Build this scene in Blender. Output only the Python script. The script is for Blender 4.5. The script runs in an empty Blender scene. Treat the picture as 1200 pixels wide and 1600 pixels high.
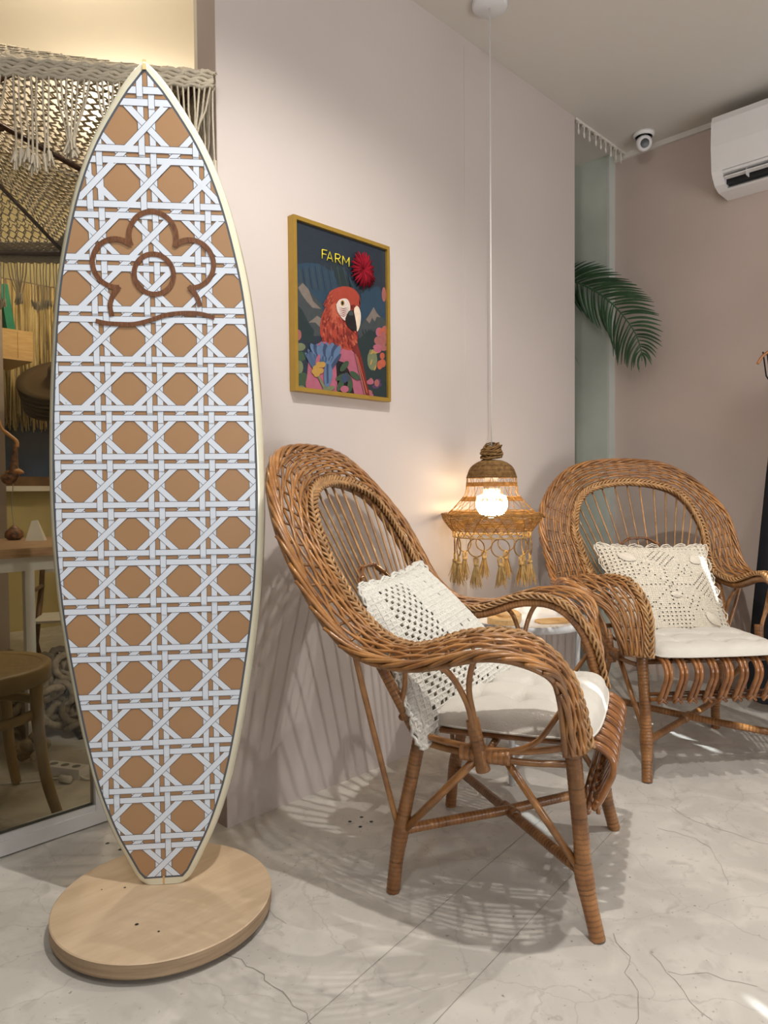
import bpy, bmesh, math, random
from mathutils import Vector, Matrix
random.seed(7)
rnd = random.random
def ru(a, b): return a + (b - a) * rnd()
PI = math.pi
sc = bpy.context.scene
COL = sc.collection
# ---------------------------------------------------------------- camera
cam_d = bpy.data.cameras.new('camera'); cam = bpy.data.objects.new('camera', cam_d); COL.objects.link(cam)
CX = Vector((0.7037, -0.7104, -0.0088))      # image right
CF = Vector((0.7101, 0.7035, -0.0296))       # viewing direction
CF.normalize(); CX = (CX - CF * CX.dot(CF)).normalized(); CY = CF.cross(CX) * -1.0
M = Matrix(((CX.x, CY.x, -CF.x, 0.0), (CX.y, CY.y, -CF.y, 0.0), (CX.z, CY.z, -CF.z, 0.94), (0, 0, 0, 1)))
cam.matrix_world = M
cam_d.sensor_fit = 'VERTICAL'; cam_d.sensor_height = 24.0; cam_d.lens = 24.0 * 1110 / 1600
cam_d.clip_start = 0.02; cam_d.clip_end = 60
sc.camera = cam
# ---------------------------------------------------------------- world, lights, exposure
w = bpy.data.worlds.new('world'); sc.world = w; w.use_nodes = True
w.node_tree.nodes['Background'].inputs[0].default_value = (0.80, 0.88, 1.0, 1)
w.node_tree.nodes['Background'].inputs[1].default_value = 0.10
sc.view_settings.view_transform = 'Standard'; sc.view_settings.look = 'None'
sc.view_settings.exposure = -0.19; sc.view_settings.gamma = 1.0
sc.view_settings.use_curve_mapping = False
def area(name, loc, tgt, sx, sy, power, col):
    d = bpy.data.lights.new(name, 'AREA'); d.shape = 'RECTANGLE'; d.size = sx; d.size_y = sy; d.energy = power; d.color = col
    o = bpy.data.objects.new(name, d); COL.objects.link(o); o.location = loc
    o.rotation_euler = (Vector(tgt) - Vector(loc)).to_track_quat('-Z', 'Y').to_euler(); return o
def spot(name, loc, tgt, power, col, ang, blend=0.5, r=0.02):
    d = bpy.data.lights.new(name, 'SPOT'); d.energy = power; d.color = col; d.spot_size = math.radians(ang); d.spot_blend = blend; d.shadow_soft_size = r
    o = bpy.data.objects.new(name, d); COL.objects.link(o); o.location = loc
    o.rotation_euler = (Vector(tgt) - Vector(loc)).to_track_quat('-Z', 'Y').to_euler(); return o
def point(name, loc, power, col, r=0.03):
    d = bpy.data.lights.new(name, 'POINT'); d.energy = power; d.color = col; d.shadow_soft_size = r
    o = bpy.data.objects.new(name, d); COL.objects.link(o); o.location = loc; return o
area('front_fill_light', (-0.6, -1.35, 1.5), (1.5, 1.4, 1.5), 2.2, 2.0, 15, (0.97, 0.98, 1.0))  # added soft fill behind the camera for the main wall side
area('front_fill_light', (1.9, -1.4, 0.9), (2.6, 1.0, 2.6), 2.0, 1.2, 40, (0.98, 0.97, 0.96))  # added fill aimed upwards to brighten the ceiling and back wall
spot('ceiling_spot_light', (0.80, 0.50, 2.60), (1.35, 1.20, 0.3), 125, (1.0, 0.96, 0.90), 110, 0.6, 0.02)
spot('ceiling_spot_light', (2.40, 0.30, 2.60), (2.15, 0.50, 0.0), 85, (1.0, 0.96, 0.90), 92, 0.8, 0.015)
spot('ceiling_spot_light', (-0.35, 0.10, 2.55), (0.9, 1.5, 1.9), 56, (0.98, 0.98, 0.98), 165, 1.0, 0.10)
point('canopy_lamp_light', (0.95, 2.60, 2.86), 36, (1.0, 0.90, 0.76), 0.06)
point('back_room_lamp_light', (1.9, 3.7, 2.80), 55, (1.0, 0.89, 0.72), 0.10)
sun_d = bpy.data.lights.new('sunlight', 'SUN'); sun_d.energy = 14.0; sun_d.color = (0.88, 0.97, 1.0); sun_d.angle = math.radians(0.5)
sun_o = bpy.data.objects.new('sunlight', sun_d); COL.objects.link(sun_o); sun_o.location = (-3, -6, 5)
sun_o.rotation_euler = Vector((math.cos(math.radians(66))*0.866, math.sin(math.radians(66))*0.866, -0.5)).to_track_quat('-Z', 'Y').to_euler()
# ---------------------------------------------------------------- helpers
def prop(o, label=None, cat=None, group=None, kind=None):
    if label: o['label'] = label
    if cat: o['category'] = cat
    if group: o['group'] = group
    if kind: o['kind'] = kind
    return o
def thing(name, label, cat, loc=(0, 0, 0), rz=0.0, group=None):
    o = bpy.data.objects.new(name, None); COL.objects.link(o); o.empty_display_size = 0.05
    o.location = loc; o.rotation_euler = (0, 0, rz); return prop(o, label, cat, group)
class MB:
    def __init__(s): s.v = []; s.f = []; s.m = []; s.t = []; s.sm = []
    def add(s, vs, fs, mat=0, tint=1.0, smooth=True):
        n = len(s.v); s.v += [tuple(p) for p in vs]; s.t += [tint] * len(vs)
        for f in fs: s.f.append(tuple(i + n for i in f)); s.m.append(mat); s.sm.append(smooth)
    def box(s, a, b, mat=0, tint=1.0, M=None):
        x0, y0, z0 = a; x1, y1, z1 = b
        vs = [Vector(p) for p in ((x0,y0,z0),(x1,y0,z0),(x1,y1,z0),(x0,y1,z0),(x0,y0,z1),(x1,y0,z1),(x1,y1,z1),(x0,y1,z1))]
        if M: vs = [M @ p for p in vs]
        s.add(vs, [(0,3,2,1),(4,5,6,7),(0,1,5,4),(1,2,6,5),(2,3,7,6),(3,0,4,7)], mat, tint, False)
    def tube(s, P, r, n=6, closed=False, mat=0, tint=1.0, flat=1.0, cap=True):
        P = [Vector(p) for p in P]; N = len(P)
        if N < 2: return
        rs = r if isinstance(r, (list, tuple)) else [r] * N
        T = []
        for i in range(N):
            a = P[i-1] if (i > 0 or closed) else P[i]; b = P[(i+1) % N] if (i < N-1 or closed) else P[i]
            d = b - a; T.append(d.normalized() if d.length > 1e-9 else Vector((0,0,1)))
        u = T[0].cross(Vector((0,0,1)));
        if u.length < 1e-3: u = T[0].cross(Vector((1,0,0)))
        u.normalize(); vs = []
        for i in range(N):
            u = u - T[i] * u.dot(T[i])
            if u.length < 1e-6: u = T[i].orthogonal()
            u.normalize(); w_ = T[i].cross(u)
            for k in range(n):
                a = 2*PI*k/n; vs.append(P[i] + (u*math.cos(a) + w_*math.sin(a)*flat) * rs[i])
        fs = []
        for i in range(N if closed else N-1):
            j = (i+1) % N
            for k in range(n):
                k2 = (k+1) % n; fs.append((i*n+k, i*n+k2, j*n+k2, j*n+k))
        if not closed and cap:
            fs.append(tuple(range(n-1, -1, -1))); fs.append(tuple((N-1)*n + k for k in range(n)))
        s.add(vs, fs, mat, tint)
    def lathe(s, prof, c=(0,0,0), n=32, mat=0, tint=1.0, smooth=True, arc=None):
        vs = []; c = Vector(c)
        for r, z in prof:
            for k in range(n):
                a = 2*PI*k/n; vs.append(c + Vector((r*math.cos(a), r*math.sin(a), z)))
        fs = []
        for i in range(len(prof)-1):
            for k in range(n):
                k2 = (k+1) % n; fs.append((i*n+k, i*n+k2, (i+1)*n+k2, (i+1)*n+k))
        s.add(vs, fs, mat, tint, smooth)
    def build(s, name, mats, parent=None, kind=None, loc=None, label=None):
        me = bpy.data.meshes.new(name); me.from_pydata(s.v, [], s.f); me.update()
        ms = mats if isinstance(mats, (list, tuple)) else [mats]
        for m_ in ms: me.materials.append(m_)
        me.polygons.foreach_set('material_index', s.m)
        me.polygons.foreach_set('use_smooth', s.sm)
        at = me.color_attributes.new('tint', 'FLOAT_COLOR', 'POINT')
        buf = []
        for t in s.t:
            if isinstance(t, (tuple, list)): buf += [t[0], t[1], t[2], 1.0]
            else: buf += [t, t, t, 1.0]
        at.data.foreach_set('color', buf)
        o = bpy.data.objects.new(name, me); COL.objects.link(o)
        if parent: o.parent = parent
        if loc is not None: o.location = loc
        if kind: o['kind'] = kind
        if label: o['label'] = label
        return o
def cr(P, n=8):
    P = [Vector(p) for p in P]; Q = [P[0]*2 - P[1]] + P + [P[-1]*2 - P[-2]]; out = []
    for i in range(1, len(Q)-2):
        p0, p1, p2, p3 = Q[i-1:i+3]
        for k in range(n):
            t = k/n; out.append(0.5*((p1*2) + (p2-p0)*t + (p0*2 - p1*5 + p2*4 - p3)*t*t + (p1*3 - p0 - p2*3 + p3)*t**3))
    out.append(Q[-2]); return out
def resample(P, n):
    L = [0.0]
    for a, b in zip(P, P[1:]): L.append(L[-1] + (b-a).length)
    out = []; j = 0
    for i in range(n):
        d = L[-1]*i/(n-1)
        while j < len(L)-2 and L[j+1] < d: j += 1
        t = (d - L[j]) / max(1e-9, L[j+1]-L[j]); out.append(P[j].lerp(P[j+1], min(1, t)))
    return out
def copy_tree(o, parent=None):
    c = o.copy(); COL.objects.link(c); c.parent = parent
    for ch in [x for x in bpy.data.objects if x.parent == o]: copy_tree(ch, c)
    return c
# ---------------------------------------------------------------- materials
def mat(name, col, rough=0.5, spec=0.5, noise=0.0, nscale=20.0, nstretch=(1,1,1), bump=0.0, bscale=60.0, metal=0.0, coat=0.0, col2=None, sss=0.0, transl=0.0, emis=None, emis_s=0.0, bstretch=None, detail=4.0):
    m = bpy.data.materials.new(name); m.use_nodes = True; nt = m.node_tree; b = nt.nodes['Principled BSDF']; L = nt.links
    b.inputs['Roughness'].default_value = rough; b.inputs['Metallic'].default_value = metal
    b.inputs['Specular IOR Level'].default_value = spec; b.inputs['Coat Weight'].default_value = coat
    tc = nt.nodes.new('ShaderNodeTexCoord')
    at = nt.nodes.new('ShaderNodeAttribute'); at.attribute_name = 'tint'
    mp = nt.nodes.new('ShaderNodeMapping'); mp.inputs['Scale'].default_value = nstretch; L.new(tc.outputs['Object'], mp.inputs[0])
    nz = nt.nodes.new('ShaderNodeTexNoise'); nz.inputs['Scale'].default_value = nscale; nz.inputs['Detail'].default_value = detail; L.new(mp.outputs[0], nz.inputs['Vector'])
    mx = nt.nodes.new('ShaderNodeMix'); mx.data_type = 'RGBA'
    c2 = col2 if col2 else tuple(c*(1-noise) for c in col)
    mx.inputs[6].default_value = (*col, 1); mx.inputs[7].default_value = (*c2, 1)
    rp = nt.nodes.new('ShaderNodeMapRange'); rp.inputs[1].default_value = 0.35; rp.inputs[2].default_value = 0.65
    L.new(nz.outputs[0], rp.inputs[0]); L.new(rp.outputs[0], mx.inputs[0])
    ml = nt.nodes.new('ShaderNodeMix'); ml.data_type = 'RGBA'; ml.blend_type = 'MULTIPLY'; ml.inputs[0].default_value = 1.0
    L.new(mx.outputs[2], ml.inputs[6]); L.new(at.outputs['Color'], ml.inputs[7]); L.new(ml.outputs[2], b.inputs['Base Color'])
    if bump:
        n2 = nt.nodes.new('ShaderNodeTexNoise'); n2.inputs['Scale'].default_value = bscale; n2.inputs['Detail'].default_value = 3
        if bstretch:
            m2 = nt.nodes.new('ShaderNodeMapping'); m2.inputs['Scale'].default_value = bstretch; L.new(tc.outputs['Object'], m2.inputs[0]); L.new(m2.outputs[0], n2.inputs['Vector'])
        else: L.new(tc.outputs['Object'], n2.inputs['Vector'])
        bp = nt.nodes.new('ShaderNodeBump'); bp.inputs['Strength'].default_value = bump; bp.inputs['Distance'].default_value = 0.004
        L.new(n2.outputs[0], bp.inputs['Height']); L.new(bp.outputs[0], b.inputs['Normal'])
    if sss: b.inputs['Subsurface Weight'].default_value = sss; b.inputs['Subsurface Scale'].default_value = 0.01
    if emis: b.inputs['Emission Color'].default_value = (*emis, 1); b.inputs['Emission Strength'].default_value = emis_s
    if transl:
        tr = nt.nodes.new('ShaderNodeBsdfTranslucent'); L.new(ml.outputs[2], tr.inputs[0]); ms = nt.nodes.new('ShaderNodeMixShader'); ms.inputs[0].default_value = transl
        out = nt.nodes['Material Output']; L.new(b.outputs[0], ms.inputs[1]); L.new(tr.outputs[0], ms.inputs[2]); L.new(ms.outputs[0], out.inputs[0])
    return m
PINK = mat('pink_plaster', (0.565, 0.503, 0.472), 0.85, 0.2, 0.06, 1.6, bump=0.15, bscale=25)
PINKD = mat('pink_plaster_back', (0.57, 0.470, 0.415), 0.85, 0.2, 0.10, 2.0, bump=0.25, bscale=14)
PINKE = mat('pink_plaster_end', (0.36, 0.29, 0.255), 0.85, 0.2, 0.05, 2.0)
GREEN = mat('sage_plaster', (0.56, 0.60, 0.53), 0.85, 0.2, 0.18, 3.0, bump=0.1)
SAGEL = mat('sage_plaster_edge', (0.58, 0.61, 0.57), 0.8, 0.2, 0.08, 3.0)
CEIL = mat('ceiling_paint', (0.66, 0.63, 0.58), 0.9, 0.1, 0.04, 1.2)
CREAM = mat('cream_plaster', (0.70, 0.635, 0.52), 0.9, 0.1, 0.06, 1.4)
YELLOW = mat('yellow_plaster', (0.55, 0.46, 0.24), 0.9, 0.1, 0.08, 2.0)
TRIM = mat('white_trim', (0.72, 0.68, 0.62), 0.5, 0.4, 0.05)
ALU = mat('aluminium_frame', (0.66, 0.66, 0.66), 0.35, 0.5, 0.06, 12, metal=0.35)
RATTAN = mat('varnished_rattan', (0.390, 0.182, 0.056), 0.28, 0.6, 0.0, 26, col2=(0.225, 0.092, 0.026), coat=0.25, bump=0.15, bscale=180)
RATTD = mat('dark_rattan', (0.29, 0.115, 0.032), 0.22, 0.6, 0.0, 30, col2=(0.17, 0.060, 0.016), coat=0.6, bump=0.1, bscale=150)
WRAP = mat('rattan_wrapping', (0.350, 0.158, 0.050), 0.32, 0.55, 0.0, 22, col2=(0.215, 0.086, 0.025), coat=0.2, bump=0.3, bscale=260, bstretch=(1,1,0.3))
BRAID = mat('braided_rattan', (0.42, 0.235, 0.095), 0.36, 0.5, 0.0, 30, col2=(0.28, 0.14, 0.05), coat=0.15)
COTTON = mat('cotton_canvas', (0.62, 0.585, 0.525), 0.95, 0.1, 0.06, 12, bump=0.25, bscale=300)
CROCH = mat('crochet_yarn', (0.74, 0.715, 0.65), 0.95, 0.1, 0.10, 90, bump=0.6, bscale=500)
CROCH2 = mat('ivory_crochet_yarn', (0.68, 0.62, 0.52), 0.95, 0.1, 0.06, 90, bump=0.15, bscale=500)
LINING = mat('cushion_lining', (0.50, 0.43, 0.33), 0.95, 0.1, 0.10, 12)
RAFFIA = mat('raffia', (0.55, 0.34, 0.12), 0.7, 0.2, 0.0, 60, col2=(0.40, 0.22, 0.07), transl=0.45)
RAFFD = mat('seagrass', (0.30, 0.17, 0.065), 0.8, 0.2, 0.0, 80, col2=(0.16, 0.085, 0.03), transl=0.2)
TASSEL = mat('raffia_tassel', (0.70, 0.50, 0.22), 0.8, 0.2, 0.0, 60, col2=(0.52, 0.34, 0.13), transl=0.4)
BULB = mat('lit_bulb', (1, 0.95, 0.85), 0.4, emis=(1.0, 0.76, 0.46), emis_s=34.0)
WHITEP = mat('white_painted_metal', (0.74, 0.75, 0.76), 0.35, 0.5, 0.03)
PLASTIC = mat('white_plastic', (0.80, 0.79, 0.79), 0.35, 0.5, 0.02)
DARKP = mat('dark_plastic', (0.012, 0.012, 0.013), 0.3, 0.5, 0.2)
GREYP = mat('grey_plastic', (0.20, 0.20, 0.20), 0.4, 0.5, 0.1)
BOARDM = mat('board_resin', (0.72, 0.69, 0.53), 0.16, 0.6, 0.04, 8, coat=0.6)
TAN = mat('tan_print', (0.385, 0.225, 0.115), 0.30, 0.5, 0.03, 4)
WHITEPR = mat('white_print', (0.68, 0.745, 0.83), 0.30, 0.5, 0.02, 4)
INK = mat('print_outline', (0.10, 0.10, 0.12), 0.35, 0.5, 0.02)
PIN = mat('pinline', (0.085, 0.10, 0.12), 0.3, 0.5, 0.02)
INLAY = mat('walnut_inlay', (0.20, 0.085, 0.038), 0.35, 0.5, 0.0, 60, (6, 6, 0.7), col2=(0.105, 0.042, 0.020))
PLY = mat('plywood', (0.60, 0.455, 0.305), 0.5, 0.4, 0.0, 7, (1, 6, 1), col2=(0.53, 0.39, 0.25), bump=0.1)
PLYE = mat('plywood_edge', (0.42, 0.31, 0.20), 0.7, 0.3, 0.0, 7, (1, 1, 30), col2=(0.30, 0.21, 0.13))
PINE = mat('pale_wood', (0.66, 0.44, 0.20), 0.45, 0.4, 0.0, 12, (1, 8, 8), col2=(0.56, 0.34, 0.14))
TABLEW = mat('table_wood', (0.42, 0.26, 0.15), 0.5, 0.4, 0.0, 10, (1, 10, 10), col2=(0.26, 0.15, 0.08))
MAHOG = mat('dark_hardwood', (0.075, 0.030, 0.013), 0.4, 0.5, 0.0, 14, (1, 1, 6), col2=(0.04, 0.015, 0.007))
OLIVE = mat('olive_beech', (0.30, 0.205, 0.09), 0.45, 0.4, 0.12, 8)
CANE = mat('olive_cane', (0.27, 0.18, 0.07), 0.6, 0.3, 0.2, 60, bump=0.5, bscale=140)
FOLDW = mat('brown_hardwood', (0.17, 0.090, 0.040), 0.5, 0.4, 0.0, 14, col2=(0.10, 0.05, 0.022))
MACR = mat('macrame_cotton', (0.62, 0.55, 0.43), 0.95, 0.1, 0.10, 60, bump=0.5, bscale=300, transl=0.2)
STRAW = mat('thatch_straw', (0.62, 0.48, 0.24), 0.85, 0.15, 0.0, 30, (1, 1, 0.2), col2=(0.40, 0.29, 0.12))
GOLD = mat('gold_frame', (0.42, 0.26, 0.045), 0.35, 0.5, 0.08, 30, metal=0.45)
LEAF = mat('palm_green', (0.050, 0.115, 0.055), 0.4, 0.5, 0.3, 18, transl=0.15)
BLACKC = mat('black_fabric', (0.012, 0.012, 0.014), 0.8, 0.2, 0.2, 30)
WHITEC = mat('white_cord', (0.72, 0.70, 0.66), 0.6, 0.3, 0.03)
HANGW = mat('hanger_wood', (0.50, 0.20, 0.05), 0.3, 0.5, 0.15, 20, coat=0.3)
STEEL = mat('steel', (0.45, 0.45, 0.43), 0.35, 0.5, 0.05, metal=0.8)
GREENB = mat('green_book_cloth', (0.02, 0.22, 0.13), 0.6, 0.3, 0.1)
NIGHT = mat('dusk_window_glass', (0.035, 0.075, 0.175), 0.2, 0.5, 0.6, 2.5)
SPOTB = mat('spotted_gourd', (0.25, 0.10, 0.04), 0.5, 0.4, 0.0, 70, col2=(0.035, 0.015, 0.01))
ORNG = mat('amber_horn', (0.52, 0.24, 0.07), 0.35, 0.5, 0.15, 20)
HATB = mat('brown_felt', (0.085, 0.055, 0.028), 0.9, 0.1, 0.15, 40)
ROPE = mat('rope_fibre', (0.30, 0.24, 0.16), 0.9, 0.1, 0.3, 60)
# concrete floor
def concrete():
    m = bpy.data.materials.new('polished_concrete'); m.use_nodes = True; nt = m.node_tree; L = nt.links; b = nt.nodes['Principled BSDF']
    tc = nt.nodes.new('ShaderNodeTexCoord')
    def nz(scale, det, dist=0.0):
        n = nt.nodes.new('ShaderNodeTexNoise'); n.inputs['Scale'].default_value = scale; n.inputs['Detail'].default_value = det; n.inputs['Distortion'].default_value = dist; L.new(tc.outputs['Object'], n.inputs['Vector']); return n
    def mix(a, bb, fac, lo, hi):
        r = nt.nodes.new('ShaderNodeMapRange'); r.inputs[1].default_value = lo; r.inputs[2].default_value = hi; L.new(fac, r.inputs[0])
        x = nt.nodes.new('ShaderNodeMix'); x.data_type = 'RGBA'; L.new(r.outputs[0], x.inputs[0])
        if isinstance(a, tuple): x.inputs[6].default_value = (*a, 1)
        else: L.new(a, x.inputs[6])
        x.inputs[7].default_value = (*bb, 1); return x.outputs[2]
    c = mix((0.570, 0.540, 0.490), (0.440, 0.415, 0.375), nz(1.6, 6, 0.6).outputs[0], 0.35, 0.68)
    c = mix(c, (0.67, 0.635, 0.575), nz(6.5, 10, 1.2).outputs[0], 0.46, 0.80)
    c = mix(c, (0.36, 0.335, 0.30), nz(17.0, 12, 1.0).outputs[0], 0.57, 0.84)
    c = mix(c, (0.22, 0.20, 0.17), nz(85.0, 5, 0.3).outputs[0], 0.66, 0.76)
    # hairline crazing
    v = nt.nodes.new('ShaderNodeTexVoronoi'); v.feature = 'DISTANCE_TO_EDGE'; v.inputs['Scale'].default_value = 2.6
    wv = nt.nodes.new('ShaderNodeVectorMath'); wv.operation = 'ADD'; sc_ = nt.nodes.new('ShaderNodeVectorMath'); sc_.operation = 'SCALE'; sc_.inputs[3].default_value = 0.28
    nn = nz(3.5, 6); L.new(nn.outputs[1], sc_.inputs[0]); L.new(tc.outputs['Object'], wv.inputs[0]); L.new(sc_.outputs[0], wv.inputs[1]); L.new(wv.outputs[0], v.inputs['Vector'])
    r = nt.nodes.new('ShaderNodeMapRange'); r.inputs[1].default_value = 0.0; r.inputs[2].default_value = 0.006; r.inputs[3].default_value = 0.32; r.inputs[4].default_value = 0.0; L.new(v.outputs['Distance'], r.inputs[0])
    x = nt.nodes.new('ShaderNodeMix'); x.data_type = 'RGBA'; L.new(r.outputs[0], x.inputs[0]); L.new(c, x.inputs[6]); x.inputs[7].default_value = (0.26, 0.235, 0.20, 1)
    L.new(x.outputs[2], b.inputs['Base Color'])
    b.inputs['Roughness'].default_value = 0.42; b.inputs['Specular IOR Level'].default_value = 0.35
    rr = nt.nodes.new('ShaderNodeMapRange'); rr.inputs[3].default_value = 0.30; rr.inputs[4].default_value = 0.62; L.new(nz(4.0, 5).outputs[0], rr.inputs[0]); L.new(rr.outputs[0], b.inputs['Roughness'])
    bp = nt.nodes.new('ShaderNodeBump'); bp.inputs['Strength'].default_value = 0.12; bp.inputs['Distance'].default_value = 0.003; L.new(nz(30, 8).outputs[0], bp.inputs['Height']); L.new(bp.outputs[0], b.inputs['Normal'])
    return m
CONC = concrete()
def glass():
    m = bpy.data.materials.new('tinted_glass'); m.use_nodes = True; nt = m.node_tree; L = nt.links; nt.nodes.remove(nt.nodes['Principled BSDF'])
    t = nt.nodes.new('ShaderNodeBsdfTransparent'); t.inputs[0].default_value = (0.80, 0.79, 0.74, 1)
    g = nt.nodes.new('ShaderNodeBsdfGlossy'); g.inputs['Roughness'].default_value = 0.01; f = nt.nodes.new('ShaderNodeFresnel'); f.inputs[0].default_value = 1.35
    x = nt.nodes.new('ShaderNodeMixShader'); L.new(f.outputs[0], x.inputs[0]); L.new(t.outputs[0], x.inputs[1]); L.new(g.outputs[0], x.inputs[2]); L.new(x.outputs[0], nt.nodes['Material Output'].inputs[0]); return m
GLASS = glass()
# ---------------------------------------------------------------- setting
def sbox(name, a, b, m, kind='structure', parent=None):
    q = MB(); q.box(a, b); return q.build(name, m, parent, kind)
FLOOR = sbox('floor', (-1.8, -1.9, -0.1), (3.8, 5.5, 0.0), CONC)
q = MB(); q.box((-1.8, -1.9, 2.65), (3.8, 1.745, 2.80)); q.box((2.9, 1.745, 2.65), (3.8, 2.9, 2.80)); q.build('ceiling', CEIL, kind='structure')
sbox('ceiling_back_room', (-1.8, 1.745, 3.0), (2.9, 5.5, 3.1), CREAM)
sbox('wall_main', (1.082, 1.70, 0), (2.982, 1.79, 2.65), PINK)
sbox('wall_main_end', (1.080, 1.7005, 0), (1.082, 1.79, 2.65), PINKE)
sbox('wall_main_back', (1.082, 1.79, 0), (2.90, 1.81, 3.0), CREAM)
sbox('wall_back', (3.50, -1.9, 0), (3.62, 1.80, 2.65), PINKD)
sbox('wall_recess', (3.44, 1.775, 0), (3.62, 2.9, 2.65), GREEN)
sbox('trim_recess', (3.438, 1.762, 0), (3.50, 1.775, 2.65), SAGEL)
sbox('wall_recess_end', (2.9, 2.8, 0), (3.44, 2.9, 2.65), GREEN)
sbox('wall_partition', (2.9, 1.81, 0), (2.96, 5.2, 3.0), CREAM)
sbox('wall_left', (-1.8, -1.9, 0), (-1.6, 5.5, 3.0), PINK)
# front wall: a closed shutter with narrow gaps where the sun gets in
q = MB(); GAPS = [(0.418, 0.436, 1.27, 1.35), (0.454, 0.468, 1.72, 1.82), (0.454, 0.468, 1.99, 2.10), (1.43, 1.455, 1.66, 1.90), (1.555, 1.585, 2.20, 2.42)]
xs = sorted({-1.6, 3.5} | {g[0] for g in GAPS} | {g[1] for g in GAPS})
for a, b in zip(xs, xs[1:]):
    gz = sorted((g[2], g[3]) for g in GAPS if g[0] <= a + 1e-6 and g[1] >= b - 1e-6); z = 0.0
    for g0, g1 in gz: q.box((a, -1.71, z), (b, -1.70, g0)); z = g1
    q.box((a, -1.71, z), (b, -1.70, 2.65))
q.build('wall_front', PINK, kind='structure')
sbox('wall_far', (-1.6, 5.2, 0), (2.96, 5.3, 0.98), YELLOW)
q = MB(); q.box((-1.6, 5.2, 2.3), (2.96, 5.3, 3.0)); q.box((2.5, 5.2, 0.98), (2.96, 5.3, 2.3)); q.box((-1.6, 5.2, 0.98), (0.6, 5.3, 2.3)); q.build('wall_far_upper', YELLOW, kind='structure')
sbox('fascia_trim', (-1.6, 1.70, 2.80), (2.9, 1.745, 3.0), CREAM)
sbox('trim_cable_duct', (3.484, -1.0, 2.625), (3.50, 1.76, 2.65), TRIM)
# faint vertical joint strip on the main wall
q = MB(); q.box((2.165, 1.6985, 0.0), (2.295, 1.70, 2.62)); q.build('trim_wall_joint', PINK, kind='structure')
# pillar in the back room
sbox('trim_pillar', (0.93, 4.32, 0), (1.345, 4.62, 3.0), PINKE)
# far window
wn = MB(); wn.box((0.6, 5.22, 1.02), (2.5, 5.235, 2.3)); W1 = wn.build('window_1', NIGHT, kind='structure')
q = MB(); q.box((0.6, 5.12, 0.96), (2.5, 5.22, 0.995)); q.build('window_sill', TRIM, W1)
q = MB(); q.box((0.6, 5.19, 0.995), (2.5, 5.22, 1.06)); q.box((1.5, 5.19, 1.06), (1.54, 5.22, 2.3)); q.build('window_frame', FOLDW, W1)
# straw blind
th = thing('thatch_blind', 'shaggy straw thatch blind hanging over the far window behind the surfboard', 'blind', (0, 5.08, 2.34))
q = MB(); q.box((0.62, -0.01, -0.02), (2.5, 0.03, 0.02)); q.build('rail', FOLDW, th)
q = MB()
for i in range(1400):
    x = ru(0.64, 2.48); y = ru(-0.05, 0.02); L_ = ru(0.82, 0.99) if rnd() < 0.6 else ru(0.3, 0.8)
    q.tube([(x, y, 0.0), (x + ru(-.01, .01), y - 0.01, -L_*0.5), (x + ru(-.02, .02), y - ru(0, .03), -L_)], [0.011, 0.009, 0.004], 4, tint=ru(0.6, 1.2))
q.build('straw', STRAW, th, 'stuff')
# glass partition (frameless top, aluminium channel and end post)
gp = thing('glass_partition', 'clear glass partition with white aluminium bottom channel and end post left of the surfboard', 'partition', (0, 2.0, 0))
q = MB(); q.box((-1.58, -0.004, 0.03), (0.835, 0.004, 1.82)); q.build('pane', GLASS, gp)
q = MB(); q.box((-1.58, -0.02, 0.004), (0.87, 0.022, 0.042)); q.box((-1.58, -0.015, 0.042), (0.87, -0.008, 0.058)); q.box((-1.58, 0.010, 0.042), (0.87, 0.018, 0.058)); q.build('bottom_channel', ALU, gp)
q = MB(); q.box((0.832, -0.018, 0.042), (0.87, 0.02, 1.82)); q.build('post', ALU, gp)
# floor details: saw joints and cracks, anchor holes
def ribbon(name, pts, wd, z, jit=0.0):
    P = [Vector((x, y, z)) for x, y in pts]
    if jit:
        P = resample(P, max(4, int(sum((b-a).length for a, b in zip(P, P[1:])) / 0.022)))
        P = [p + Vector((ru(-jit, jit), ru(-jit, jit), 0)) for p in P]
    vs = []; fs = []
    for i, p in enumerate(P):
        d = (P[min(i+1, len(P)-1)] - P[max(i-1, 0)]).normalized(); n = Vector((-d.y, d.x, 0)); ww = wd*ru(0.5, 1.2) if jit else wd
        vs += [p + n*ww/2, p - n*ww/2]
        if i: fs.append((2*i-2, 2*i-1, 2*i+1, 2*i))
    q = MB(); q.add(vs, fs, 0, 1.0, False); return q.build(name, CRACK, FLOOR)
CRACK = mat('crack_filler', (0.34, 0.315, 0.275), 0.9, 0.1, 0.2, 60)
for P in ([(0.62, 0.768), (1.169, 0.835), (1.45, 0.870), (1.9, 0.925)], [(0.60, 0.945), (0.898, 0.985), (1.396, 1.052), (1.8, 1.10)]): ribbon('floor_joint', P, 0.0014, 0.0006)
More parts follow.
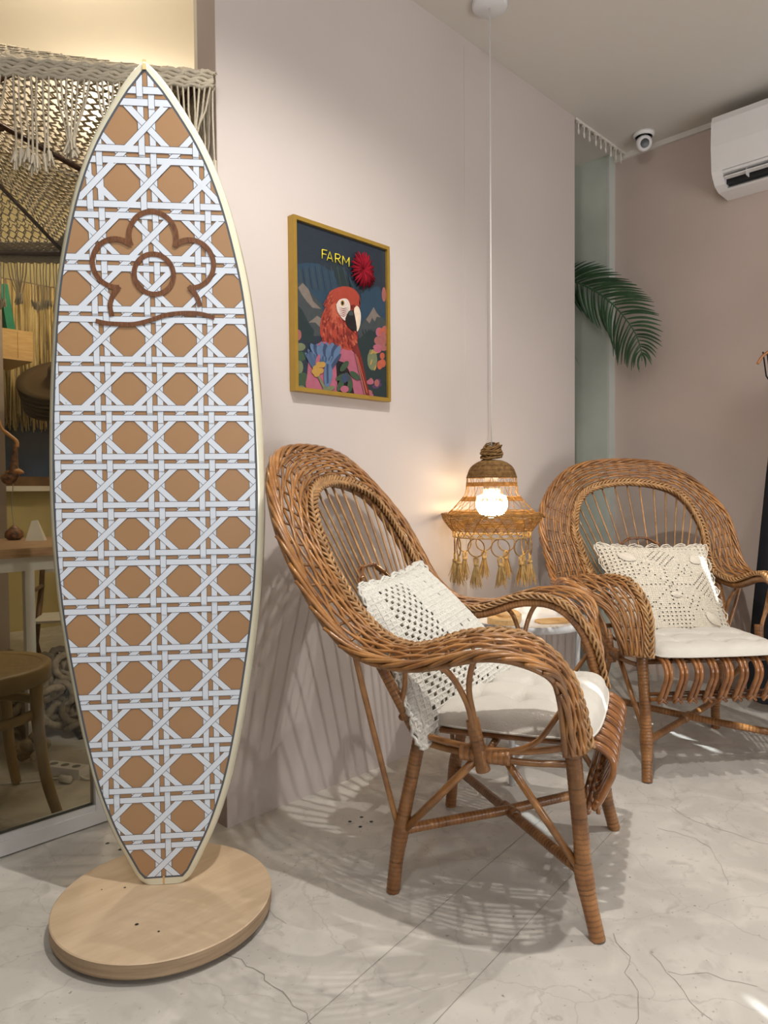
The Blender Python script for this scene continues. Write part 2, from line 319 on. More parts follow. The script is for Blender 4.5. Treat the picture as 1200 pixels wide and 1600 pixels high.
for P, w_ in (([(0.86,1.40),(0.83,1.34),(0.778,1.292),(0.776,1.243),(0.793,1.199),(0.785,1.146),(0.792,1.124),(0.788,1.088),(0.788,1.043),(0.781,0.978),(0.77,0.90)], .004),
              ([(0.925,1.292),(0.919,1.247),(0.925,1.222)], .002), ([(1.38,0.70),(1.353,0.669),(1.339,0.643),(1.291,0.625),(1.264,0.598),(1.234,0.571),(1.185,0.556),(1.12,0.52)], .003),
              ([(1.343,0.571),(1.36,0.544),(1.394,0.514),(1.401,0.483),(1.422,0.43)], .002), ([(1.38,0.61),(1.336,0.56),(1.29,0.504),(1.276,0.455)], .002),
              ([(2.06,0.86),(2.021,0.791),(2.009,0.725),(2.025,0.672),(2.009,0.616),(2.05,0.52)], .0025), ([(1.903,0.836),(1.924,0.741),(1.888,0.675),(1.791,0.619),(1.741,0.587)], .002)):
    ribbon('floor_crack', P, w_*0.6, 0.0005, 0.006)
for x, y in [(1.343, 1.478), (1.385, 1.474), (1.385, 1.434), (1.342, 1.434), (0.808, 1.857), (0.818, 1.80)]:
    q = MB(); q.lathe([(0.0, 0.0008), (0.0055, 0.0008)], (x, y, 0), 14); q.build('anchor_hole', DARKP, FLOOR)
# ---------------------------------------------------------------- surfboard on its plinth
BASE = Vector((0.772, 1.489, 0.0)); BN = Vector((-0.635, -0.773, 0)).normalized(); BL = Vector((-BN.y, BN.x, 0))
BRZ = math.atan2(BL.y, BL.x)   # local x = lateral, local -y = deck normal... local y = -BN
HW = [(0.047,0.046),(0.056,0.058),(0.070,0.068),(0.106,0.0865),(0.1636,0.115),(0.265,0.151),(0.38,0.178),(0.51,0.201),(0.65,0.2215),(0.776,0.233),(0.91,0.2386),(1.04,0.2378),(1.2,0.231),(1.378,0.2135),(1.511,0.185),(1.611,0.153),(1.693,0.114),(1.777,0.056),(1.80,0.036),(1.817,0.018),(1.827,0.002)]
def hw(z, lst=HW):
    if z <= lst[0][0]: return lst[0][1]
    for i in range(len(lst)-1):
        if z <= lst[i+1][0]:
            z0, w0 = lst[i]; z1, w1 = lst[i+1]; t = (z-z0)/(z1-z0)
            zm, wm = lst[max(i-1, 0)]; zp, wp = lst[min(i+2, len(lst)-1)]
            m0 = (w1-wm)/max(1e-6, z1-zm); m1 = (wp-w0)/max(1e-6, zp-z0); h = z1-z0
            return max(0.001, (2*t**3-3*t*t+1)*w0 + (t**3-2*t*t+t)*h*m0 + (-2*t**3+3*t*t)*w1 + (t**3-t*t)*h*m1)
    return lst[-1][1]
def s0(z): return 0.0045 + 0.0135*max(0.0, (z-1.1)/0.73)**2
def off(z): return 0.115*max(0.0, (z-1.1)/0.74)**2
def deck(s, z, lift=0.0): return Vector((s + s0(z), -off(z) - lift, z))   # local coordinates (y negative = towards viewer)
sb = thing('surfboard', 'white surfboard with a tan and white cane weave print standing on a round plinth', 'surfboard', (BASE.x, BASE.y, 0), BRZ)
ZS = [0.047, 0.049, 0.053, 0.060, 0.072] + [0.09 + i*0.0295 for i in range(57)] + [1.765, 1.785, 1.80, 1.812, 1.821, 1.827]
ZS = sorted(set(ZS)); q = MB(); vs = []; fs = []; NS = 24
for z in ZS:
    wd = hw(z); th_ = 0.030*min(1.0, ((1.835-z)/0.5))**0.6*min(1.0, 0.45 + (z-0.04)/0.5)
    inner = max(0.0, 1 - 0.024/max(wd, 0.001)) if wd > 0.03 else 0.2
    for k in range(NS):
        a = 2*PI*k/NS; ca = math.cos(a); sa = math.sin(a)
        # superellipse cross-section with a flat deck
        X = math.copysign(abs(ca)**0.42, ca) * wd if sa < 0 else math.copysign(abs(ca)**0.6, ca) * wd
        if sa < 0: Y = -(1 - max(0.0, (abs(X)/wd - inner)/(1-inner))**2.2)**0.5 * th_ if abs(X) < wd else 0
        else: Y = sa * th_ * 1.1
        vs.append(Vector((X + s0(z), -off(z) + th_ + Y, z)))
for i in range(len(ZS)-1):
    for k in range(NS):
        k2 = (k+1) % NS; fs.append((i*NS+k, i*NS+k2, (i+1)*NS+k2, (i+1)*NS+k))
fs.append(tuple(range(NS))); fs.append(tuple((len(ZS)-1)*NS + k for k in range(NS)))
q.add(vs, fs); board = q.build('board', BOARDM, sb)
# deck print: clipped flat print layers
PINS = 0.0195
def pinw(z):  # half width of printed panel
    return hw(z) - PINS
def outline(inset):
    # inward offset of the outline in 2D (s,z)
    pts = []
    N = 90
    zs = [0.047 + (1.827-0.047)*i/N for i in range(N+1)]
    R = [(hw(z), z) for z in zs]
    out = []
    full = [(0.0, 0.047)] + R + [(0.0, 1.833)]
    for i in range(1, len(full)-1):
        (x0, z0), (x1, z1) = full[i-1], full[i+1]; dx, dz = x1-x0, z1-z0; L_ = math.hypot(dx, dz)
        nx, nz_ = -dz/L_, dx/L_
        out.append((full[i][0] + nx*inset, full[i][1] + nz_*inset))
    zlo = 0.047 + inset; out = [(x, z) for x, z in out if x > 0.0 and z > zlo and z < 1.83]
    # drop points closer to the edge than inset
    out.sort(key=lambda p: p[1]); ztip = out[-1][1] + out[-1][0]*1.1
    xl = out[0][0]; r = [(max(0.01, xl-0.012), zlo)] + out + [(0.0, ztip)]
    return r + [(-x, z) for x, z in reversed(r[:-1])]
def clip(poly, C):
    for i in range(len(C)):
        (ax, ay), (bx, by) = C[i], C[(i+1) % len(C)]
        def side(p): return (bx-ax)*(p[1]-ay) - (by-ay)*(p[0]-ax)
        res = []
        for j in range(len(poly)):
            p, n = poly[j], poly[(j+1) % len(poly)]; sp, sn = side(p), side(n)
            if sp >= -1e-9: res.append(p)
            if (sp > 1e-9 and sn < -1e-9) or (sp < -1e-9 and sn > 1e-9):
                t = sp/(sp-sn); res.append((p[0]+(n[0]-p[0])*t, p[1]+(n[1]-p[1])*t))
        poly = res
        if len(poly) < 3: return []
    return poly
PIN_O = outline(PINS - 0.0045); PIN_I = outline(PINS)
def hull(P):
    P = sorted(P); 
    def half(Q):
        h = []
        for p in Q:
            while len(h) > 1 and (h[-1][0]-h[-2][0])*(p[1]-h[-2][1]) - (h[-1][1]-h[-2][1])*(p[0]-h[-2][0]) <= 0: h.pop()
            h.append(p)
        return h[:-1]
    return half(P) + half(P[::-1])
CLIP = hull(PIN_I); PINO = hull(PIN_O)
def layer(qb, poly, lift, m_, Cp=None):
    poly = clip(poly, Cp or CLIP)
    if len(poly) < 3: return
    qb.add([deck(s, z, lift) for s, z in poly], [tuple(range(len(poly)))], m_, 1.0, False)
def slab(Cp, lift, m_, name):
    qb = MB(); zmin = min(z for s, z in Cp); zmax = max(z for s, z in Cp); N = 90
    for i in range(N):
        z0 = zmin + (zmax-zmin)*i/N; z1 = zmin + (zmax-zmin)*(i+1)/N
        layer(qb, [(-0.4, z0), (0.4, z0), (0.4, z1), (-0.4, z1)], lift, 0, Cp)
    return qb.build(name, m_, sb)
slab(PINO, 0.0003, PIN, 'pinline'); slab(CLIP, 0.0006, TAN, 'tan_panel')
pr = MB(); SW = 0.0121; OW = 0.0011; W_ = 0.1117; H_ = 0.1078; GZ = 0.0218; VX = 0.0116
rows = [0.159 - H_ + H_*k for k in range(0, 18)]
def rect(c, d, ln, wd):   # centre, direction, length, width
    cx, cz = c; dx, dz = d; L_ = math.hypot(dx, dz); dx /= L_; dz /= L_; nx, nz_ = -dz, dx
    return [(cx-dx*ln/2-nx*wd/2, cz-dz*ln/2-nz_*wd/2), (cx+dx*ln/2-nx*wd/2, cz+dz*ln/2-nz_*wd/2), (cx+dx*ln/2+nx*wd/2, cz+dz*ln/2+nz_*wd/2), (cx-dx*ln/2+nx*wd/2, cz-dz*ln/2+nz_*wd/2)]
B = 0.0009
def strip(c, d, ln, lv):
    layer(pr, rect(c, d, ln, SW + 2*OW), B + lv*0.0003, 1); layer(pr, rect(c, d, ln, SW), B + lv*0.0003 + 0.00012, 0)
for k in range(-2, 3):
    for j, z in enumerate(rows):
        for sgn in (-1, 1): strip((k*W_ + sgn*VX, z - GZ/2 + H_/2), (0, 1), H_, 0)
for k in range(-3, 4):
    for j, z in enumerate(rows):
        zc = z - GZ/2 + H_/2
        D = math.hypot(W_, H_)
        for (d, lv) in (((W_, -H_), 1), ((W_, H_), 2)):
            strip((k*W_, zc), d, D*0.999, lv)
        # second crossing under the horizontals is the end of each diagonal
for j, z in enumerate(rows):
    for k in range(-3, 4):
        strip((k*W_, z), (1, 0), W_, 3); strip((k*W_, z - GZ), (1, 0), W_, 3)
        strip((k*W_ - VX, z), (0, 1), SW + 0.010, 4); strip((k*W_ + VX, z - GZ), (0, 1), SW + 0.010, 4)
pr.build('cane_weave_print', [WHITEPR, INK], sb)
# walnut flower logo
lg = MB(); SWD = 0.0108
def stroke(P, wd=SWD, lift=0.0031):
    P = [Vector((a, b, 0)) for a, b in P]; vs = []; fs = []
    for i, p in enumerate(P):
        d = (P[min(i+1, len(P)-1)] - P[max(i-1, 0)]).normalized(); n = Vector((-d.y, d.x, 0))
        for s_ in (1, -1):
            e = p + n*wd/2*s_; vs.append(deck(e.x, e.y, lift))
        if i: fs.append((2*i-2, 2*i, 2*i+1, 2*i-1))
    lg.add(vs, fs, 0, 1.0, False)
def arcp(c, r, a0, a1, n=40): return [(c[0]+r*math.cos(math.radians(a0+(a1-a0)*i/n)), c[1]+r*math.sin(math.radians(a0+(a1-a0)*i/n))) for i in range(n+1)]
LC = 0.0047
stroke(arcp((LC, 1.4195), 0.0420, 0, 360, 60))
stroke(arcp((LC, 1.4975), 0.0500, -24, 204), lift=0.0032); stroke(arcp((LC-0.0790, 1.4405), 0.0500, 52, 275), lift=0.0033); stroke(arcp((LC+0.0790, 1.4425), 0.0500, 128, -95), lift=0.0034)
def sm2(P, n=8): return [(v.x, v.y) for v in cr([(a, b, 0) for a, b in P], n)]
stroke(sm2([(-0.0690, 1.3925), (-0.0815, 1.378), (-0.0895, 1.358), (-0.0905, 1.3455), (-0.0875, 1.329)]), lift=0.0035)
stroke(sm2([(0.0790, 1.396), (0.0905, 1.383), (0.0985, 1.368), (0.1025, 1.353)]), lift=0.0036)
stroke(sm2([(-0.1225, 1.3186), (-0.100, 1.3140), (-0.0735, 1.3125), (-0.0405, 1.3130), (-0.010, 1.3203), (0.029, 1.3333), (0.0652, 1.338), (0.1014, 1.3372), (0.1340, 1.3294)]), wd=0.0098, lift=0.0037)
lg.build('flower_logo', INLAY, sb)
q = MB(); q.box((-0.0035, -off(1.82) - 0.0012, 1.812), (0.0035, -off(1.82) + 0.001, 1.832)); ob = q.build('stringer_tip', PINE, sb); ob.location.x = s0(1.822)
q = MB(); q.box((0.002, -0.0006, 0.0472), (0.0065, 0.01, 0.066)); q.build('stringer_tail', PINE, sb)
# plinth
pl = thing('display_plinth', 'round pale plywood plinth on the floor under the surfboard', 'plinth', (0.757, 1.448, 0))
q = MB(); q.lathe([(0.0, 0.0), (0.17, 0.0), (0.17, 0.014)], n=48); q.build('foot', DARKP, pl)
q = MB(); q.lathe([(0.0, 0.046), (0.232, 0.046), (0.2345, 0.044)], n=96, mat=0, smooth=False); q.lathe([(0.2345, 0.044), (0.2345, 0.018), (0.232, 0.014), (0.0, 0.014)], n=96, mat=1, smooth=False); q.build('disc', [PLY, PLYE], pl)
for x, y, s in ((-0.095, -0.06, 0.004), (-0.075, -0.115, 0.0025), (-0.05, 0.09, 0.003), (-0.09, 0.12, 0.002)):
    q = MB(); q.lathe([(0, 0.0466), (s, 0.0466)], (x, y, 0), 10); q.build('screw_hole', DARKP, pl)
q = MB(); Mx = Matrix.Rotation(BRZ, 4, 'Z'); q.box((-0.035, 0.070, 0.046), (0.035, 0.088, 0.30), M=Mx); q.build('support_block', PLY, pl)
# ---------------------------------------------------------------- rattan chair
OUT = [(.318,.172,.40),(.362,.165,.535),(.445,.145,.602),(.478,.045,.628),(.440,-.133,.583),(.399,-.299,.621),(.396,-.439,.842),(.241,-.547,1.019),(0,-.560,1.060)]
INN = [(.245,.200,.395),(.236,.165,.531),(.255,.085,.614),(.285,-.030,.622),(.273,-.168,.580),(.251,-.292,.626),(.270,-.392,.785),(.196,-.468,.924),(0,-.500,.966)]
def mirror(P): return [Vector(p) for p in P] + [Vector((-p[0], p[1], p[2])) for p in P[::-1][1:]]
NT = 361
OC = cr(mirror(OUT), 24); IC = cr(mirror(INN), 24)
OC = [OC[min(len(OC)-1, round(i*(len(OC)-1)/(NT-1)))] for i in range(NT)]; IC = [IC[min(len(IC)-1, round(i*(len(IC)-1)/(NT-1)))] for i in range(NT)]
def smooth(P, it=6):
    for _ in range(it): P = [P[0]] + [(P[i-1] + P[i]*2 + P[i+1])/4 for i in range(1, len(P)-1)] + [P[-1]]
    return P
OC = smooth(OC, 14); IC = smooth(IC, 14)
NR = []
for i in range(NT):
    a, b = max(i-1, 0), min(i+1, NT-1); dt = (OC[b]+IC[b]) - (OC[a]+IC[a]); du = OC[i]-IC[i]; n = dt.cross(du).normalized(); NR.append(n)
if NR[NT//2].y < 0: NR = [n * -1 for n in NR]      # towards the sitter at the top of the back
NR = smooth(NR, 20); NR = [n.normalized() for n in NR]
def S(i, u): return IC[i].lerp(OC[i], u) + NR[i] * (0.016*math.sin(PI*u))
mid = [(OC[i]+IC[i])/2 for i in range(NT)]; LEN = [0.0]
for a, b in zip(mid, mid[1:]): LEN.append(LEN[-1] + (b-a).length)
def tinted(): return ru(0.72, 1.22)
def wrapped(q, P, r0, r1, pitch=0.0105, n=10, prof=None):
    # cane wrapping: short overlapping turns, each with its own tone and a thin groove between turns
    P = [Vector(p) for p in P]; L_ = sum((b-a).length for a, b in zip(P, P[1:])); k = max(3, int(L_/pitch)); Q = resample(P, k*4+1)
    vs_r = []
    for i in range(len(Q)):
        f = i/(len(Q)-1); r = (r0 + (r1-r0)*f) * (prof(f) if prof else 1.0); vs_r.append(r*(0.955 if i % 4 == 0 else (1.0 if i % 4 != 3 else 1.012)))
    n0 = len(q.v); q.tube(Q, vs_r, n)
    tt = 1.0; base = 1.0
    for i in range(len(Q)):
        if i % 4 == 0:
            t = 0.70 if rnd() < .8 else 0.42; base = min(1.15, max(.72, base + ru(-.13, .13))); tt = base*ru(.92, 1.08)
        else: t = tt
        for k2 in range(n): q.t[n0 + i*n + k2] = t
def chair(label, loc, az):
    t = thing('rattan_armchair', label, 'chair', loc, az - PI/2, 'rattan armchairs')
    # woven band
    NW = 15; q = MB()
    for k in range(NW):
        u = (k + 0.6)/(NW + 0.2); P = []; 
        for i in range(0, NT, 1):
            env = 0.0050*math.sin(LEN[i]/0.141*2*PI + k*2*PI/3)
            P.append(S(i, u) + NR[i]*env)
        P = P[::2] if False else P
        # each weaver is pieced from several canes so the colour changes along its run
        j = 0
        while j < NT-1:
            e = min(NT-1, j + random.randint(40, 110)); q.tube(P[j:e+1:2] if (e-j) % 2 == 0 else P[j:e+1:2] + [P[e]], 0.0039, 5, tint=tinted()); j = e
    q.build('woven_band', RATTAN, t, 'stuff')
    q = MB(); i = 0; d = 0.0
    while d < LEN[-1]:
        while i < NT-1 and LEN[i] < d: i += 1
        q.tube([S(i, uu) - NR[i]*0.0 for uu in (0.0, .2, .4, .6, .8, 1.0)], 0.0034, 5, tint=0.62); d += 0.047
    q.build('band_stakes', RATTAN, t, 'stuff')
    # outer rolled border: long overlapping canes
    q = MB(); d = 0.0; i0 = 0
    def idx(d):
        lo, hi = 0, NT-1
        while lo < hi:
            m_ = (lo+hi)//2
            if LEN[m_] < d: lo = m_+1
            else: hi = m_
        return lo
    d = 0.0
    while d < LEN[-1] - 0.02:
        a, b = idx(d), idx(min(LEN[-1], d + 0.150)); P = []
        for j in range(a, b+1, 2):
            f = (j-a)/max(1, b-a); sd = (OC[j]-IC[j]).normalized(); P.append(OC[j] + sd*(-0.018 + 0.026*f**0.8) + NR[j]*(0.012*(1-f)**0.5 - 0.004 + 0.006*math.sin(PI*f)) + sd*(0.004*math.sin(PI*f)**2))
        if len(P) > 2: q.tube(P, [0.0050]*(len(P)-1) + [0.0040], 6, tint=tinted())
        d += 0.047
    q.tube([S(j, 1.0) - NR[j]*0.003 for j in range(0, NT, 2)], 0.0065, 6, tint=0.8)
    q.build('rolled_border', RATTAN, t)
    # inner braid
    q = MB()
    for k in range(6):
        P = []
        for j in range(0, NT):
            th_ = LEN[j]/0.115*2*PI + k*2*PI/6; side = (OC[j]-IC[j]).normalized()
            P.append(IC[j] + NR[j]*(0.010 + 0.0065*math.sin(2*th_)) + side*(0.0135*math.sin(th_) - 0.002))
        q.tube(P, 0.0047, 5, tint=ru(0.85, 1.15), flat=0.7)
    q.build('braid_trim', BRAID, t)
    # wrapped inner hoop
    q = MB(); wrapped(q, [IC[j] - NR[j]*0.010 + (OC[j]-IC[j]).normalized()*0.004 for j in range(2, NT-2, 3)], 0.0125, 0.0125, 0.009, 8); q.build('wrapped_hoop', WRAP, t)
    # spokes of the back
    arc_pts = []; 
    NSP = 21
    for k in range(NSP):
        f = k/(NSP-1); j = int(NT*(0.335 + 0.33*f)); top = IC[j] - NR[j]*0.004; xb = 0.15*(1-2*f)
        bot = Vector((xb, -0.215 - 0.012*(1-abs(2*f-1)), 0.40)); m_ = top.lerp(bot, 0.5) + Vector((0, -0.008, 0))
        P = [top, m_, bot]; sp = MB(); sp.tube(cr(P, 4), 0.0036, 6, tint=tinted()); sp.build('spoke', BRAID, t)
        cpts = cr(P, 30)
        for pnt in cpts:
            if (pnt.x/.165)**2 + ((pnt.z-.50)/.245)**2 < 1: arc_pts.append(pnt + Vector((0, 0.007, 0))); break
    q = MB(); 
    if len(arc_pts) > 3:
        q.tube(cr(arc_pts, 3), 0.0042, 6, tint=0.9); q.tube([p - Vector((0, 0.011, 0)) for p in cr(arc_pts, 3)], 0.0042, 6, tint=0.8)
        for p in arc_pts: q.tube([p + Vector((0, .004, .005)), p + Vector((0, -.014, -.005))], 0.0042, 5, tint=1.1)
    q.build('spoke_arc', RATTD, t)
    # lower back cross bars
    q = MB(); q.tube(cr([(-.255,-.205,.42),(0,-.225,.42),(.255,-.205,.42)], 6), 0.009, 8); q.tube(cr([(-.25,-.17,.385),(0,-.19,.385),(.25,-.17,.385)], 6), 0.009, 8); q.build('back_rail', RATTAN, t)
    for s in (1, -1):
        def X(p): return (p[0]*s, p[1], p[2])
        q = MB(); wrapped(q, cr([X((.261,.228,0)), X((.250,.200,.12)), X((.250,.192,.22)), X((.256,.174,.42))], 6), 0.0168, 0.0180, prof=lambda f: 1 + 0.22*math.exp(-((f-.30)/.085)**2)); q.build('leg', WRAP, t)
        q = MB(); wrapped(q, cr([X((.243,-.236,0)), X((.236,-.220,.13)), X((.240,-.165,.385))], 6), 0.0165, 0.0155, prof=lambda f: 1 + 0.20*math.exp(-((f-.36)/.10)**2)); q.build('leg', WRAP, t)
        q = MB(); wrapped(q, cr([X((.248,-.165,.37)), X((.262,-.215,.47)), X((.268,-.262,.56)), X((.262,-.300,.635))], 6), 0.0125, 0.0125); q.build('back_post', WRAP, t)
        q = MB(); q.tube(cr([X((.240,-.226,.165)), X((.285,-.248,.33)), X((.345,-.262,.50)), X((.372,-.272,.595))], 6), 0.0068, 8, tint=0.95); q.build('back_strut', RATTAN, t)
        # side seat rails
        q = MB()
        q.tube(cr([X((.245,-.165,.383)), X((.268,-.09,.381)), X((.276,0,.376)), X((.270,.09,.384)), X((.256,.174,.398))], 6), 0.0078, 8)
        q.tube(cr([X((.243,-.165,.366)), X((.266,-.09,.364)), X((.272,0,.360)), X((.268,.09,.358)), X((.254,.178,.362))], 6), 0.0078, 8, tint=0.85); q.build('seat_rail', RATTAN, t)
        q = MB(); wrapped(q, [X((.272,-.062,.366)), X((.273,.05,.366))], 0.0185, 0.0185, 0.012); wrapped(q, [X((.285,-.032,.445)), X((.276,-.010,.330))], 0.0150, 0.0165, 0.011)
        q.build('binding', WRAP, t)
        # arm supports, curved under the arm
        q = MB(); q.tube(cr([X((.385,-.105,.583)), X((.350,-.068,.560)), X((.315,-.038,.492)), X((.286,-.026,.410)), X((.277,-.014,.340))], 6), 0.0068, 8); q.build('arm_support', RATTAN, t)
        q = MB(); q.tube(cr([X((.400,.020,.612)), X((.360,-.010,.585)), X((.325,-.028,.520)), X((.292,-.024,.440)), X((.284,-.006,.340))], 6), 0.0068, 8); q.build('arm_support', RATTAN, t)
        q = MB(); q.tube(cr([X((.268,.168,.500)), X((.276,.140,.455)), X((.277,.105,.408)), X((.276,.050,.381)), X((.274,.000,.374))], 6), 0.0062, 8); q.build('arm_loop', RATTAN, t)
        q = MB(); q.tube(cr([X((.345,-.195,.578)), X((.300,-.185,.555)), X((.268,-.192,.505)), X((.262,-.205,.450))], 6), 0.0062, 8); q.build('arm_loop', RATTAN, t)
        q = MB(); q.tube([X((.238,-.208,.150)), X((.273,-.018,.362))], 0.0092, 8, tint=.95); q.build('brace', RATTAN, t)
        q = MB(); q.tube([X((.270,.035,.362)), X((.250,.192,.135))], 0.0085, 8, tint=.95); q.build('brace', RATTAN, t)
    # crossed stretchers
    q = MB(); wrapped(q, [(.236,-.215,.148), (0,-.010,.128), (-.248,.205,.118)], 0.0122, 0.0122); q.build('stretcher', WRAP, t)
    q = MB(); wrapped(q, [(-.236,-.215,.118), (0,-.010,.121), (.248,.205,.125)], 0.0122, 0.0122); wrapped(q, [(-.022,-.03,.125), (.022,.012,.125)], .0155, .0155, .012); q.build('stretcher', WRAP, t)
    # seat slats rolled over the front edge (each a pair of canes)
    for k in range(9):
        xc = -0.202 + 0.0505*k; q = MB()
        for dx in (-0.0073, 0.0073):
            x = xc + dx
            q.tube(cr([(x,-.175,.386),(x,-.05,.386),(x,.10,.390),(x,.185,.392),(x,.224,.388),(x+.001,.251,.368),(x+.002,.255,.338),(x+.004,.243,.308),(x+.006,.228,.276),(x+.007,.214,.256)], 4), 0.0074, 8, tint=ru(.85, 1.2))
        q.build('seat_slat', RATTD, t)
    q = MB(); q.tube([(-.240,.205,.259),(.240,.205,.259)], 0.0072, 8, tint=.8); q.tube([(-.245,.196,.274),(.245,.196,.274)], 0.0060, 8, tint=.7)
    for k in range(9):
        xc = -0.196 + 0.0505*k; q.tube([(xc-.014,.222,.276),(xc+.014,.226,.250)], .0048, 5, tint=1.1); q.tube([(xc+.014,.222,.276),(xc-.014,.226,.250)], .0048, 5, tint=1.0)
    q.build('front_rail', RATTD, t)
    q = MB(); q.tube([(-.25,.178,.375),(.25,.178,.375)], 0.0085, 8, tint=.7); q.tube([(-.27,0,.372),(.27,0,.372)], 0.0085, 8, tint=.7); q.build('under_seat_rail', RATTD, t)
    return t
AZ1 = math.radians(-66.8); AZ2 = -2.264
chair('honey rattan peacock armchair with wide woven band, nearest to the surfboard and the parrot poster', (1.4905, 1.024, 0), AZ1)
chair('honey rattan peacock armchair at the right, under the air conditioner by the back wall', (2.532, 0.998, 0), AZ2)
def cw(cx, cy, az, p):
    return Vector((cx + p[0]*math.sin(az) + p[1]*math.cos(az), cy - p[0]*math.cos(az) + p[1]*math.sin(az), p[2]))
# ---------------------------------------------------------------- seat cushions
def seat_cushion(label, cx, cy, az, pts, zt, zb, droop=0.0, seed=1):
    random.seed(seed)
    t = thing('seat_cushion', label, 'cushion', (cx, cy, 0), az - PI/2, 'cotton seat cushions')
    N = 44; q = MB(); P = [Vector(p) for p in pts]
    def quad(u, v): return P[0].lerp(P[1], u).lerp(P[3].lerp(P[2], u), v)
    top = []; bot = []
    for j in range(N+1):
        for i in range(N+1):
            u, v = i/N, j/N; c = quad(u, v)
            # round the outline
            uu, vv = 2*u-1, 2*v-1
            edge = max(abs(uu), abs(vv)); k = 1 - 0.10*(abs(uu)*abs(vv))**3
            ctr = quad(0.5, 0.5); c = ctr + (c-ctr)*k
            h = (1 - abs(uu)**7)**0.5 * (1 - abs(vv)**7)**0.5 if edge < 1 else 0
            tf = 0.0
            for a in (-0.45, 0.12, 0.62):
                for b in (-0.5, 0.05, 0.55):
                    dd = math.hypot(uu-a, vv-b); tf += math.exp(-(dd/0.09)**2)*0.55 + 0.16*math.exp(-(abs(uu-a)/0.035)**2)*math.exp(-(abs(vv-b)/0.3)**2) + 0.10*math.exp(-(abs(vv-b)/0.03)**2)*math.exp(-(abs(uu-a)/0.35)**2)
            rip = 0.10*math.sin(uu*23 + 2*math.sin(vv*9))*max(0, edge-0.6)
            th = zt - zb
            top.append((c.x, c.y, c.z + th*h*max(0.25, 0.88 - 0.75*tf + rip) - droop*max(0, v-0.85)))
            bot.append((c.x, c.y, c.z - 0.006*h))
    n1 = (N+1)**2; q.add(top + bot, [(j*(N+1)+i, j*(N+1)+i+1, (j+1)*(N+1)+i+1, (j+1)*(N+1)+i) for j in range(N) for i in range(N)] + [(n1+j*(N+1)+i, n1+(j+1)*(N+1)+i, n1+(j+1)*(N+1)+i+1, n1+j*(N+1)+i+1) for j in range(N) for i in range(N)])
    q.build('cushion_pad', COTTON, t)
    q = MB(); ed = [Vector(top[i]) for i in range(N+1)] + [Vector(top[j*(N+1)+N]) for j in range(1, N+1)] + [Vector(top[N*(N+1)+i]) for i in range(N-1, -1, -1)] + [Vector(top[j*(N+1)]) for j in range(N-1, 0, -1)]
    q.tube(ed, 0.0028, 5, closed=True); q.build('piping', COTTON, t)
    return t
zc = 0.402
seat_cushion('cream tufted cotton seat cushion on the armchair nearest the surfboard', 1.4905, 1.024, AZ1, [(.235,-.165,zc), (-.225,-.165,zc), (-.225,.225,zc+.012), (.225,.225,zc)], 0.458, zc, seed=3)
seat_cushion('cream cotton seat cushion on the right-hand armchair by the back wall', 2.532, 0.998, AZ2, [(.235,-.165,zc), (-.235,-.165,zc), (-.225,.245,zc), (.235,.245,zc)], 0.444, zc, seed=4)
